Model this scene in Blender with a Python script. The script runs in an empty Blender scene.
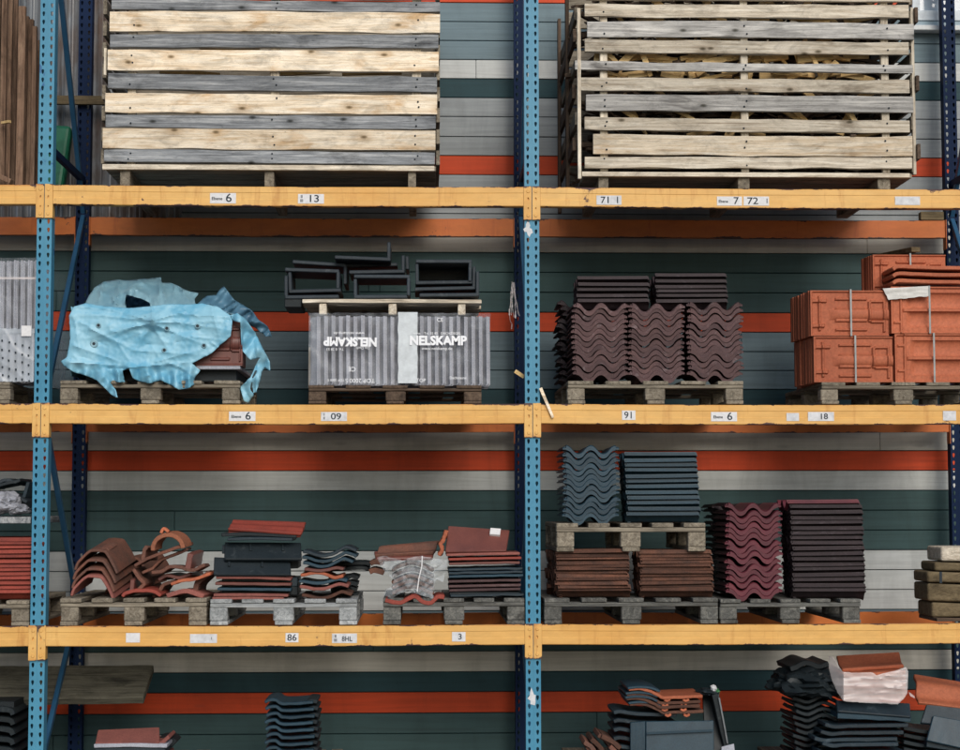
import bpy, bmesh, math, random
from mathutils import Vector, Matrix, noise
random.seed(7)
R = math.radians
scene = bpy.context.scene
COL = scene.collection

# ------------------------------------------------------------------ camera
F_PX, YAW, PITCH, ROLL = 1788.7, 0.0322, 0.0724, -0.0011      # focal length for a 960 px wide frame
CAM = Vector((2.1685, -10.2441, 1.65))
fw = Vector((math.sin(YAW)*math.cos(PITCH), math.cos(YAW)*math.cos(PITCH), math.sin(PITCH)))
r0 = Vector((math.cos(YAW), -math.sin(YAW), 0)); u0 = r0.cross(fw)
rt = r0*math.cos(ROLL) + u0*math.sin(ROLL); up = -r0*math.sin(ROLL) + u0*math.cos(ROLL)
cd = bpy.data.cameras.new('camera'); cam = bpy.data.objects.new('camera', cd); COL.objects.link(cam)
cd.sensor_width = 36.0; cd.lens = 36.0*F_PX/960.0; cd.clip_end = 2000; cd.clip_start = .1
cam.matrix_world = Matrix(((rt.x, up.x, -fw.x, CAM.x), (rt.y, up.y, -fw.y, CAM.y), (rt.z, up.z, -fw.z, CAM.z), (0, 0, 0, 1)))
scene.camera = cam

# ------------------------------------------------------------------ light
SUN_EL, SUN_AZ = 31.0, 13.0        # elevation; degrees to the right of straight behind the camera
w = bpy.data.worlds.new('World'); scene.world = w; w.use_nodes = True
nt = w.node_tree; bg = nt.nodes['Background']
sky = nt.nodes.new('ShaderNodeTexSky'); sky.sky_type = 'NISHITA'; sky.sun_disc = False
sky.sun_elevation = R(SUN_EL); sky.sun_rotation = R(180 - SUN_AZ)
nt.links.new(sky.outputs[0], bg.inputs[0]); bg.inputs[1].default_value = 0.09
sd = bpy.data.lights.new('sun', 'SUN'); sd.energy = 2.1; sd.angle = R(34); sd.color = (1, .93, .84)
sun = bpy.data.objects.new('sun', sd); COL.objects.link(sun)
sdir = Vector((math.sin(R(SUN_AZ))*math.cos(R(SUN_EL)), -math.cos(R(SUN_AZ))*math.cos(R(SUN_EL)), math.sin(R(SUN_EL))))
sun.rotation_euler = sdir.to_track_quat('Z', 'Y').to_euler(); sun.location = (6, -8, 10)
scene.view_settings.view_transform = 'Standard'; scene.view_settings.look = 'None'
scene.view_settings.gamma = 1; scene.view_settings.use_curve_mapping = False
scene.view_settings.exposure = 0.30
scene.render.engine = 'CYCLES'
scene.cycles.max_bounces = 8; scene.cycles.transparent_max_bounces = 16

# ------------------------------------------------------------------ helpers
def P(px, py, Y):
    """world point seen at pixel (px,py) of the 960x750 photograph on the plane y = Y"""
    d = fw*F_PX + rt*(px-480.0) + up*(375.0-py)
    return CAM + d*((Y-CAM.y)/d.y)

def rect(px0, px1, py0, py1, Y):
    mx, my = (px0+px1)/2, (py0+py1)/2
    return P(px0, my, Y).x, P(px1, my, Y).x, P(mx, py1, Y).z, P(mx, py0, Y).z

def rnd(a, b): return random.uniform(a, b)

def tag(o, label=None, cat=None, group=None, kind=None):
    if label: o['label'] = label
    if cat: o['category'] = cat
    if group: o['group'] = group
    if kind: o['kind'] = kind
    elif cat: o['kind'] = 'thing'
    return o

def empty(name, loc, label, cat, group=None):
    o = bpy.data.objects.new(name, None); COL.objects.link(o); o.location = loc
    o.empty_display_size = .1
    return tag(o, label, cat, group)

def attach(child, parent, name=None):
    """make an already built piece a part of its thing"""
    child.location = child.location - parent.location; child.parent = parent
    for k in ('label', 'category', 'group', 'kind'):
        if k in child: del child[k]
    if name: child.name = name
    return child

class MB:
    def __init__(s): s.v = []; s.f = []; s.m = []
    def add(s, vs, fs, m=0):
        b = len(s.v); s.v += [tuple(v) for v in vs]
        for f in fs: s.f.append([b+i for i in f]); s.m.append(m)
        return s
    def box(s, x0, x1, y0, y1, z0, z1, m=0):
        return s.add([(x0,y0,z0),(x1,y0,z0),(x1,y1,z0),(x0,y1,z0),(x0,y0,z1),(x1,y0,z1),(x1,y1,z1),(x0,y1,z1)],
                     [(3,2,1,0),(4,5,6,7),(0,1,5,4),(1,2,6,5),(2,3,7,6),(3,0,4,7)], m)
    def bar(s, a, b, wx, wy, up_=(0,0,1), m=0, taper=1.0):
        a = Vector(a); b = Vector(b); d = (b-a).normalized(); x = d.cross(Vector(up_))
        if x.length < 1e-4: x = d.cross(Vector((1,0,0)))
        x.normalize(); y = x.cross(d); vs = []
        for p, k in ((a,1.0),(b,taper)):
            for sx, sy in ((-1,-1),(1,-1),(1,1),(-1,1)): vs.append(p + x*sx*wx/2*k + y*sy*wy/2*k)
        return s.add(vs, [(3,2,1,0),(4,5,6,7),(0,1,5,4),(1,2,6,5),(2,3,7,6),(3,0,4,7)], m)
    def plank(s, axis, a0, a1, b0, b1, c0, c1, jit=.002, n=8, m=0, bow=.004):
        """sawn board along an axis with slightly uneven edges; b and c are the two other axes"""
        vs = []; sd = rnd(0, 99); bw = rnd(-bow, bow)
        for i in range(n+1):
            t = i/n; a = a0+(a1-a0)*t; k = bw*(1-(2*t-1)**2)
            j = [jit*noise.noise((sd+q*7.3, t*(a1-a0)*4, q)) for q in range(4)]
            for (b, c) in ((b0,c0+j[0]+k),(b1,c0+j[1]+k),(b1,c1+j[2]+k),(b0,c1+j[3]+k)):
                vs.append((a,b,c) if axis == 'x' else (b,a,c) if axis == 'y' else (b,c,a))
        fs = [(3,2,1,0), tuple(4*n+q for q in range(4))]
        for i in range(n):
            for q in range(4): fs.append((4*i+q, 4*i+(q+1)%4, 4*i+4+(q+1)%4, 4*i+4+q))
        return s.add(vs, fs, m)
    def grid(s, rows, m=0):
        n = len(rows[0]); vs = [p for r in rows for p in r]; fs = []
        for i in range(len(rows)-1):
            for j in range(n-1): fs.append((i*n+j, i*n+j+1, (i+1)*n+j+1, (i+1)*n+j))
        return s.add(vs, fs, m)
    def shell(s, rows, off, m=0):
        """closed sheet: rows of points and an offset vector (or a function of the row, column)"""
        n = len(rows[0]); k = len(rows); A = [Vector(p) for r in rows for p in r]
        B = [A[i] + (off if isinstance(off, Vector) else off(i//n, i%n)) for i in range(len(A))]
        N = len(A); fs = []
        for i in range(k-1):
            for j in range(n-1):
                q = (i*n+j, i*n+j+1, (i+1)*n+j+1, (i+1)*n+j); fs.append(q); fs.append(tuple(N+t for t in reversed(q)))
        ring = [j for j in range(n)] + [i*n+n-1 for i in range(1,k)] + [(k-1)*n+j for j in range(n-2,-1,-1)] + [i*n for i in range(k-2,0,-1)]
        for a, b in zip(ring, ring[1:]+ring[:1]): fs.append((a, b, N+b, N+a))
        return s.add(A+B, fs, m)
    def build(s, name, mats, parent=None, smooth=False, bevel=0, org=None, seg=1):
        me = bpy.data.meshes.new(name)
        o = None
        if org is None:
            org = Vector((0,0,0)); q = parent
            while q is not None: org = org + q.location; q = q.parent
        me.from_pydata([(x-org.x, y-org.y, z-org.z) for x, y, z in s.v], [], s.f)
        if not isinstance(mats, (list, tuple)): mats = [mats]
        for mm in mats: me.materials.append(mm)
        me.polygons.foreach_set('material_index', s.m)
        bm = bmesh.new(); bm.from_mesh(me); bmesh.ops.recalc_face_normals(bm, faces=bm.faces); bm.to_mesh(me); bm.free()
        if smooth:
            me.polygons.foreach_set('use_smooth', [True]*len(me.polygons))
            try: me.set_sharp_from_angle(angle=R(40))
            except Exception: pass
        o = bpy.data.objects.new(name, me); COL.objects.link(o)
        if parent is not None: o.parent = parent
        else: o.location = org
        if bevel:
            b = o.modifiers.new('bevel', 'BEVEL'); b.width = bevel; b.segments = seg; b.limit_method = 'ANGLE'; b.angle_limit = R(40)
        return o
    def thing(s, name, mats, label, cat, group=None, **k):
        """a one-mesh thing with its origin at the middle of its base"""
        xs = [v[0] for v in s.v]; ys = [v[1] for v in s.v]; zs = [v[2] for v in s.v]
        o = s.build(name, mats, org=Vector(((min(xs)+max(xs))/2, (min(ys)+max(ys))/2, min(zs))), **k)
        return tag(o, label, cat, group)

# ------------------------------------------------------------------ materials
def new_mat(name):
    m = bpy.data.materials.new(name); m.use_nodes = True
    return m, m.node_tree, m.node_tree.nodes['Principled BSDF']
def N(nt, t, **k):
    n = nt.nodes.new('ShaderNode'+t)
    for a, b in k.items(): setattr(n, a, b)
    return n
def ramp(nt, pts, fac=None):
    n = N(nt, 'ValToRGB'); e = n.color_ramp.elements
    while len(e) < len(pts): e.new(.5)
    for el, (p, c) in zip(e, pts): el.position = p; el.color = (c[0], c[1], c[2], 1) if isinstance(c, (tuple, list)) else (c, c, c, 1)
    if fac is not None: nt.links.new(fac, n.inputs[0])
    return n.outputs[0]
def mix(nt, fac, a, b, mode='MIX'):
    n = N(nt, 'Mix', data_type='RGBA', blend_type=mode)
    for i, v in ((0, fac), (6, a), (7, b)):
        if isinstance(v, (int, float)): n.inputs[i].default_value = v
        elif isinstance(v, (tuple, list)): n.inputs[i].default_value = (*v, 1)
        else: nt.links.new(v, n.inputs[i])
    return n.outputs[2]
def math_(nt, op, a, b=0.0):
    n = N(nt, 'Math', operation=op)
    for i, v in ((0, a), (1, b)):
        if isinstance(v, (int, float)): n.inputs[i].default_value = v
        else: nt.links.new(v, n.inputs[i])
    return n.outputs[0]
def coords(nt, sc=(1,1,1), spread=30.0, kind='Object'):
    tc = N(nt, 'TexCoord'); oi = N(nt, 'ObjectInfo')
    mp = N(nt, 'Mapping'); mp.inputs['Scale'].default_value = sc
    add = N(nt, 'VectorMath', operation='ADD'); cmb = N(nt, 'CombineXYZ')
    for q, k in enumerate((1.0, .63, 1.7)): nt.links.new(math_(nt, 'MULTIPLY', oi.outputs['Random'], spread*k), cmb.inputs[q])
    nt.links.new(tc.outputs[kind], add.inputs[0]); nt.links.new(cmb.outputs[0], add.inputs[1])
    nt.links.new(add.outputs[0], mp.inputs[0])
    return mp.outputs[0], oi.outputs['Random'], tc
def noise_(nt, vec, scale, detail=4, rough=.55, dist=0.0):
    n = N(nt, 'TexNoise'); n.inputs['Scale'].default_value = scale; n.inputs['Detail'].default_value = detail
    n.inputs['Roughness'].default_value = rough; n.inputs['Distortion'].default_value = dist
    nt.links.new(vec, n.inputs['Vector']); return n.outputs['Fac']
def bump(nt, bs, h, strength=.3, dist=.004):
    b = N(nt, 'Bump'); b.inputs['Strength'].default_value = strength; b.inputs['Distance'].default_value = dist
    nt.links.new(h, b.inputs['Height']); nt.links.new(b.outputs[0], bs.inputs['Normal'])

def wood(name, axis, c_lo, c_mid, c_hi, stain=(.03,.025,.02), stain_at=.62, knots=True, rough=.85, var=.35):
    m, nt, bs = new_mat(name)
    sc = {'x': (1.1, 26, 26), 'y': (26, 1.1, 26), 'z': (26, 26, 1.1)}[axis]
    v, rand, tc = coords(nt, sc)
    sc2 = tuple(q*.16 if q > 2 else q*1.6 for q in sc)
    v2, _, _ = coords(nt, sc2)
    g = noise_(nt, v, 1.6, 9, .68, 1.1)
    c = ramp(nt, [(.28, c_lo), (.5, c_mid), (.72, c_hi)], g)
    fine = noise_(nt, v, 7.0, 6, .75, .4)
    c = mix(nt, .5, c, ramp(nt, [(.3, .45), (.55, 1.0)], fine), 'MULTIPLY')
    st = ramp(nt, [(stain_at, 0.0), (stain_at+.14, 1.0)], noise_(nt, v2, 1.5, 5, .6, .5))
    c = mix(nt, math_(nt, 'MULTIPLY', st, .75), c, stain)
    if knots:
        vo = N(nt, 'TexVoronoi', voronoi_dimensions='2D'); vo.inputs['Scale'].default_value = 1.0
        v3, _, _ = coords(nt, (1, 1, 1)); sx = N(nt, 'SeparateXYZ'); cb = N(nt, 'CombineXYZ'); nt.links.new(v3, sx.inputs[0])
        ia, ib = {'x': (0, 2), 'y': (1, 0), 'z': (2, 0)}[axis]
        nt.links.new(math_(nt, 'MULTIPLY', sx.outputs[ia], 3.4), cb.inputs[0]); nt.links.new(math_(nt, 'MULTIPLY', sx.outputs[ib], 7.0), cb.inputs[1])
        nt.links.new(cb.outputs[0], vo.inputs['Vector'])
        halo = ramp(nt, [(.06, .55), (.26, 0.0)], vo.outputs['Distance'])
        k = ramp(nt, [(.02, .9), (.05, .6), (.085, 0.0)], vo.outputs['Distance'])
        sel = ramp(nt, [(.52, 0.0), (.56, 1.0)], math_(nt, 'FRACT', math_(nt, 'MULTIPLY', vo.outputs['Color'], 1.0)))
        c = mix(nt, math_(nt, 'MULTIPLY', halo, sel), c, c_lo)
        c = mix(nt, math_(nt, 'MULTIPLY', k, sel), c, tuple(q*.25 for q in c_lo[:2])+(c_lo[2]*.2,))
    pa = noise_(nt, v2, 2.6, 6, .7, .9)
    c = mix(nt, .75, c, ramp(nt, [(.32, .5), (.5, 1.0), (.7, 1.2)], pa), 'MULTIPLY')
    cr = noise_(nt, v, 2.4, 3, .5, 2.2)                       # drying cracks along the grain
    c = mix(nt, ramp(nt, [(.492, 0.0), (.5, .7), (.508, 0.0)], cr), c, tuple(q*.3 for q in c_lo))
    br = math_(nt, 'ADD', math_(nt, 'MULTIPLY', rand, var), 1-var*.55)
    c = mix(nt, 1.0, c, N_rgb(nt, br), 'MULTIPLY')
    nt.links.new(c, bs.inputs['Base Color']); bs.inputs['Roughness'].default_value = rough
    bs.inputs['Specular IOR Level'].default_value = .2
    bump(nt, bs, math_(nt, 'ADD', g, math_(nt, 'MULTIPLY', fine, .6)), .6, .004)
    return m
def N_rgb(nt, val):
    n = N(nt, 'CombineColor')
    for i in range(3): nt.links.new(val, n.inputs[i])
    return n.outputs[0]

def painted(name, c, c2, chip, chip_at=.66, rough=.5, scale=9, vertical=False, edge_rust=False, spec=.4):
    m, nt, bs = new_mat(name)
    v, rand, tc = coords(nt, (1, 1, .35) if vertical else (.35, 1, 1), 40)
    col = mix(nt, ramp(nt, [(.35, 0.0), (.7, 1.0)], noise_(nt, v, 3.0, 6, .65, .3)), c, c2)
    col = mix(nt, .35, col, ramp(nt, [(.3, .6), (.6, 1.0)], noise_(nt, v, 22, 5, .7)), 'MULTIPLY')
    if edge_rust:
        vs_, _, _ = coords(nt, (7, 7, .8), 40)
        col = mix(nt, ramp(nt, [(.56, 0.0), (.72, .6)], noise_(nt, vs_, 2.2, 6, .65, .5)), col, tuple(q*k for q, k in zip(c2, (.62, .45, .35))))
    v2, _, _ = coords(nt, (1,1,1), 40)
    ch = noise_(nt, v2, scale, 7, .7, .4)
    if edge_rust:          # knocks and rust gather along the top and bottom edges of the beams
        sx = N(nt, 'SeparateXYZ'); nt.links.new(tc.outputs['Generated'], sx.inputs[0])
        d = math_(nt, 'ABSOLUTE', math_(nt, 'SUBTRACT', sx.outputs[2], .5))
        ch = math_(nt, 'ADD', ch, math_(nt, 'MULTIPLY', ramp(nt, [(.38, 0.0), (.5, 1.0)], d), .212))
        col = mix(nt, math_(nt, 'MULTIPLY', ramp(nt, [(.40, 0.0), (.5, 1.0)], d), ramp(nt, [(.42, 0.0), (.6, .8)], noise_(nt, v, 4.0, 6, .7, .4))), col, (.42,.13,.03))
    col = mix(nt, ramp(nt, [(chip_at, 0.0), (chip_at+.03, 1.0)], ch), col, chip)
    nt.links.new(col, bs.inputs['Base Color']); bs.inputs['Roughness'].default_value = rough
    bs.inputs['Specular IOR Level'].default_value = spec
    bump(nt, bs, ch, .15, .002)
    return m

def ceramic(name, c, c2=None, rough=.7, var=.35, scale=14, grit=.3, dust=None, spec=.3):
    m, nt, bs = new_mat(name); c2 = c2 or tuple(q*.55 for q in c)
    v, rand, _ = coords(nt, (1,1,1), 25)
    col = mix(nt, ramp(nt, [(.3, 0.0), (.72, 1.0)], noise_(nt, v, scale*.6, 6, .65, .2)), c, c2)
    g = noise_(nt, v, scale*12, 4, .7)
    col = mix(nt, grit*1.4, col, ramp(nt, [(.32, .45), (.62, 1.15)], g), 'MULTIPLY')
    if dust:
        col = mix(nt, ramp(nt, [(.58, 0.0), (.75, .8)], noise_(nt, v, scale*1.3, 7, .7, .6)), col, dust)
    pv = noise_(nt, v, scale*3.5, 6, .75, .5)
    col = mix(nt, ramp(nt, [(.66, 0.0), (.74, .55)], pv), col, tuple(min(.5, q*1.9+.03) for q in c))
    br = math_(nt, 'ADD', math_(nt, 'MULTIPLY', rand, var), 1-var*.5)
    col = mix(nt, 1.0, col, N_rgb(nt, br), 'MULTIPLY')
    nt.links.new(col, bs.inputs['Base Color']); bs.inputs['Roughness'].default_value = rough
    bs.inputs['Specular IOR Level'].default_value = spec
    bump(nt, bs, mix(nt, .5, g, pv), grit, .003)
    return m

def cladding(name, c, var=.25):
    m, nt, bs = new_mat(name)
    v, rand, _ = coords(nt, (.5, 14, 14), 40)
    v2, _, _ = coords(nt, (1.2, 3, 3), 40)
    g = noise_(nt, v, 2.2, 8, .65, .8)
    col = mix(nt, .55, c, ramp(nt, [(.3, .62), (.55, 1.0), (.8, 1.18)], g), 'MULTIPLY')
    col = mix(nt, .6, col, ramp(nt, [(.3, .78), (.7, 1.12)], noise_(nt, v2, 1.3, 5, .6)), 'MULTIPLY')
    sk = N(nt, 'TexVoronoi'); v3, _, _ = coords(nt, (1.6, 6, 6), 40); nt.links.new(v3, sk.inputs['Vector']); sk.inputs['Scale'].default_value = 1.0
    k = ramp(nt, [(.03, 1.0), (.09, 0.0)], sk.outputs['Distance'])
    col = mix(nt, math_(nt, 'MULTIPLY', k, .45), col, tuple(q*.5+.02 for q in c))
    v4, _, _ = coords(nt, (2.2, 1, .45), 0)
    col = mix(nt, .5, col, ramp(nt, [(.35, .68), (.52, 1.0), (.7, 1.08)], noise_(nt, v4, 1.6, 7, .7, .6)), 'MULTIPLY')
    sc = ramp(nt, [(.70, 0.0), (.78, .5)], noise_(nt, v2, 6, 8, .75, .8))
    col = mix(nt, sc, col, tuple(min(.6, q*1.5+.05) for q in c))
    nt.links.new(col, bs.inputs['Base Color']); bs.inputs['Roughness'].default_value = .62
    bs.inputs['Specular IOR Level'].default_value = .3
    bump(nt, bs, g, .25, .002)
    return m

def film(name, col=(.75,.8,.85), base=.22, extra=.5, rough=.18):
    """clear shrink film: mostly see-through, milky along its creases"""
    m, nt, bs = new_mat(name); out = nt.nodes['Material Output']
    v, _, _ = coords(nt, (1,1,1), 20)
    n1 = noise_(nt, v, 4, 3, .5, 1.2); n2 = noise_(nt, v, 2.0, 2, .4, .3)
    f = ramp(nt, [(.45, base), (.62, base+extra*.35), (.75, base+extra)], mix(nt, .4, n1, n2))
    tr = N(nt, 'BsdfTransparent'); ms = N(nt, 'MixShader')
    bs.inputs['Base Color'].default_value = (*col, 1); bs.inputs['Roughness'].default_value = rough
    bs.inputs['Specular IOR Level'].default_value = .6
    bump(nt, bs, n1, .25, .012)
    nt.links.new(f, ms.inputs[0]); nt.links.new(tr.outputs[0], ms.inputs[1]); nt.links.new(bs.outputs[0], ms.inputs[2])
    nt.links.new(ms.outputs[0], out.inputs['Surface'])
    return m

def plain(name, c, rough=.6, var=.12, scale=20, spec=.3):
    m, nt, bs = new_mat(name); v, _, _ = coords(nt, (1,1,1), 20)
    col = mix(nt, ramp(nt, [(.35, 0.0), (.7, 1.0)], noise_(nt, v, scale, 5, .65)), c, tuple(q*(1-var*2) for q in c))
    nt.links.new(col, bs.inputs['Base Color']); bs.inputs['Roughness'].default_value = rough
    bs.inputs['Specular IOR Level'].default_value = spec
    return m

M = {}
for ax in 'xyz':
    M['grey_'+ax] = wood('weathered_grey_wood_'+ax, ax, (.085,.092,.10), (.26,.275,.29), (.54,.55,.55), (.035,.035,.038), .60)
    M['pale_'+ax] = wood('pale_fresh_wood_'+ax, ax, (.48,.32,.17), (.79,.68,.52), (.88,.82,.71), (.48,.28,.11), .55, var=.4)
    M['mid_'+ax] = wood('half_weathered_wood_'+ax, ax, (.30,.235,.165), (.62,.55,.44), (.84,.78,.66), (.15,.11,.07), .58)
    M['half_'+ax] = wood('silvered_wood_'+ax, ax, (.17,.165,.155), (.42,.41,.39), (.70,.68,.63), (.06,.05,.045), .58)
    M['pal_'+ax] = wood('pallet_wood_'+ax, ax, (.085,.07,.052), (.225,.195,.15), (.36,.32,.25), (.035,.03,.025), .6, knots=False)
    M['bleach_'+ax] = wood('bleached_pallet_wood_'+ax, ax, (.17,.185,.19), (.36,.38,.385), (.54,.56,.56), (.05,.05,.05), .62, knots=False)
    M['stain_'+ax] = wood('stained_pallet_wood_'+ax, ax, (.045,.046,.044), (.125,.125,.115), (.24,.235,.21), (.025,.022,.02), .56, knots=False)
    M['dark_'+ax] = wood('dark_aged_wood_'+ax, ax, (.045,.03,.022), (.10,.07,.05), (.17,.12,.085), (.015,.012,.01), .6, knots=False)
M['moss_x'] = wood('mossy_dark_wood', 'x', (.04,.038,.028), (.105,.098,.074), (.16,.15,.115), (.012,.012,.01), .6, knots=False)
M['offcut'] = wood('splintered_yellow_wood', 'x', (.56,.34,.14), (.82,.58,.27), (.90,.73,.43), (.20,.11,.05), .66, knots=False, var=.5)
M['brown_z'] = wood('brown_batten_wood', 'z', (.06,.035,.022), (.17,.105,.07), (.28,.19,.13), (.02,.014,.01), .6, knots=False, var=.6)
M['timber'] = wood('tan_sawn_timber', 'x', (.085,.065,.038), (.17,.13,.075), (.23,.18,.105), (.05,.04,.03), .66, knots=False)
M['yellow'] = painted('yellow_beam_paint', (.75,.455,.145), (.66,.345,.085), (.075,.035,.03), .66, .5, 7, edge_rust=True)
M['orange'] = painted('orange_beam_paint', (.62,.165,.026), (.50,.115,.018), (.06,.02,.012), .66, .5, 7, edge_rust=True)
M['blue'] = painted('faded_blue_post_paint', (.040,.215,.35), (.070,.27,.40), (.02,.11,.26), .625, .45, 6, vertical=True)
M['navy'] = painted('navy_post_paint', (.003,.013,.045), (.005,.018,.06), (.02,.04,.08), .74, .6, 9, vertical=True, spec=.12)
M['mid_blue'] = painted('blue_brace_paint', (.016,.075,.155), (.03,.11,.21), (.06,.09,.12), .72, .45, 9, vertical=True)
M['steel'] = plain('dull_steel', (.20,.215,.225), .5, .2)
M['white'] = plain('white_sticker_paper', (.72,.72,.73), .7, .08, 60)
M['ink'] = plain('black_print', (.02,.03,.04), .7, .1)
M['worn'] = plain('torn_paper', (.68,.69,.71), .8, .14, 30)
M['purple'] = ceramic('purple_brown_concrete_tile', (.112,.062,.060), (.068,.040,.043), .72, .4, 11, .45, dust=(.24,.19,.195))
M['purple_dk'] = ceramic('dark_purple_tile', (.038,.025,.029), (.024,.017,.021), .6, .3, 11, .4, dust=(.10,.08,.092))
M['maroon'] = ceramic('maroon_tile', (.125,.026,.036), (.075,.018,.028), .5, .3, 11, .3)
M['slateblue'] = ceramic('blue_grey_tile', (.022,.055,.080), (.014,.036,.054), .45, .35, 11, .35, spec=.35)
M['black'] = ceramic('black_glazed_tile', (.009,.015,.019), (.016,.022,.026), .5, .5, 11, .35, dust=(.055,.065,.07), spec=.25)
M['anthracite'] = ceramic('anthracite_tile', (.018,.034,.046), (.011,.021,.030), .45, .4, 11, .35, dust=(.07,.10,.12), spec=.35)
M['terra'] = ceramic('aged_terracotta_tile', (.150,.064,.040), (.05,.030,.024), .85, .7, 13, .5, dust=(.028,.024,.022))
M['clay'] = ceramic('orange_clay_tile', (.46,.140,.068), (.33,.090,.045), .7, .32, 6, .3)
M['claydk'] = ceramic('dull_orange_clay', (.33,.12,.062), (.20,.08,.048), .8, .3, 9, .4)
M['red'] = ceramic('red_clay_tile', (.32,.060,.040), (.20,.042,.032), .6, .4, 9, .3)
M['rose'] = ceramic('pinkish_red_tile', (.29,.10,.08), (.18,.065,.055), .75, .4, 9, .35)
M['brownred'] = ceramic('brown_red_tile', (.17,.055,.042), (.11,.038,.032), .4, .3, 9, .2, spec=.5)
M['ridge'] = ceramic('weathered_ridge_tile', (.215,.085,.055), (.095,.055,.044), .8, .35, 9, .45, dust=(.06,.05,.045))
M['grit'] = ceramic('grey_concrete_tile', (.38,.395,.445), (.27,.28,.32), .75, .2, 9, .35)
M['charcoal'] = ceramic('charcoal_verge_tile', (.032,.044,.055), (.020,.029,.038), .55, .35, 11, .4, dust=(.10,.115,.125))
M['film'] = film('clear_shrink_film', (.74,.80,.88), .03, .38, .12)
M['film_milky'] = film('milky_film', (.68,.76,.85), .38, .5, .25)
M['bag'] = film('crumpled_polythene', (.70,.76,.80), .13, .22, .14)
M['film_white'] = film('white_film', (.76,.70,.69), .34, .30, .26)
M['print_white'] = plain('white_print', (.85,.87,.90), .6, .05)

# tarpaulin: sun-bleached blue sheet, the lining is grey
def tarp(name, c, c2, c3):
    m, nt, bs = new_mat(name); v, _, _ = coords(nt, (1,1,1), 0)
    a = noise_(nt, v, 4.5, 7, .65, .8); b = noise_(nt, v, 26, 6, .7, .3)
    col = mix(nt, ramp(nt, [(.40, 0.0), (.60, 1.0)], a), c, c2)
    col = mix(nt, ramp(nt, [(.62, 0.0), (.72, .7)], b), col, c3)
    nt.links.new(col, bs.inputs['Base Color']); bs.inputs['Roughness'].default_value = .48
    bump(nt, bs, mix(nt, .35, a, b), .35, .006)
    return m
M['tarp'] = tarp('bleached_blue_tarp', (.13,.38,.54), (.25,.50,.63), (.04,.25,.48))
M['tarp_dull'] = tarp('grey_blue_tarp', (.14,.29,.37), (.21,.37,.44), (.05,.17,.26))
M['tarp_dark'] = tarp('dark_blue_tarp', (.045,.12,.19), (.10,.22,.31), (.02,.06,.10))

# ------------------------------------------------------------------ setting: ground
m, nt, bs = new_mat('yard_concrete'); v, _, _ = coords(nt, (1,1,1), 0)
nt.links.new(ramp(nt, [(.3, (.09,.09,.088)), (.7, (.15,.147,.143))], noise_(nt, v, 1.2, 9, .7)), bs.inputs['Base Color'])
bs.inputs['Roughness'].default_value = .9; bump(nt, bs, noise_(nt, v, 90, 3, .6), .5, .004)
g = MB().add([(-300,-300,0),(300,-300,0),(300,300,0),(-300,300,0)], [(0,1,2,3)]).build('ground', m); tag(g, kind='structure')

# ------------------------------------------------------------------ setting: timber clad wall
YW = 1.36
CL = {'L': cladding('light_grey_boards', (.31,.34,.355)), 'S': cladding('silver_grey_boards', (.55,.575,.565)),
      'B': cladding('warm_lit_grey_boards', (.52,.505,.45)), 'G': cladding('mid_grey_boards', (.15,.215,.245)),  # beige: light grey boards with warm reflected light put into the colour
      'D': cladding('dark_green_grey_boards', (.042,.088,.090)), 'T': cladding('dark_teal_boards', (.016,.056,.068)),
      'R': cladding('red_orange_boards', (.60,.066,.015))}
edges_px = [3,22,41,60,79,98,117,137,156,175,194.5,214,233,252.7,272.5,292.5,312.5,332,351.5,370.5,389.5,409.5,430,451,471,491,511,531,551,571,591,611,631.5,651.5,672,692,713,733.5,754,775,796,818,840]
cols = [3,3,3,1,5,0,0,0,6,0,0,0,2,4,4,4,6,3,3,3,5,3,2,6,1,4,4,4,1,1,1,3,4,2,5,6,4,4,4,5,5,4,5,5,4,5]
wall = MB(); keys = list(CL); zt = [P(480, e, YW).z for e in edges_px]
zt = [zt[0] + .127*k for k in range(10, 0, -1)] + zt; cols = [3,3,5,0,0,3,3,3,0,6] + cols
for i in range(len(zt)-1):
    z1, z0 = zt[i], zt[i+1]
    cuts = [-9.0] + sorted(rnd(-2.5, 8.5) for _ in range(2)) + [14.0]
    pxj = {23: 497, 24: 497, 22: 722, 43: 380, 44: 380, 45: 380, 46: 380, 35: 381}
    for a, b in zip(cuts, cuts[1:]):
        wall.box(a+.0012, b-.0012, YW+rnd(-.0012,.0012), YW+.022, z0+.0045, z1-.0005, cols[i])
z0 = zt[-1]
wall.box(-9, 14, YW, YW+.02, -.02, z0, keys.index('T'))
wall.box(-9, 14, YW+.0225, YW+.2, -.02, zt[0], keys.index('T'))
tag(wall.build('clad_wall', [CL[k] for k in keys], bevel=.0025), 'long wall of horizontal grey, dark green and red boards behind the rack', 'wall')

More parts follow.
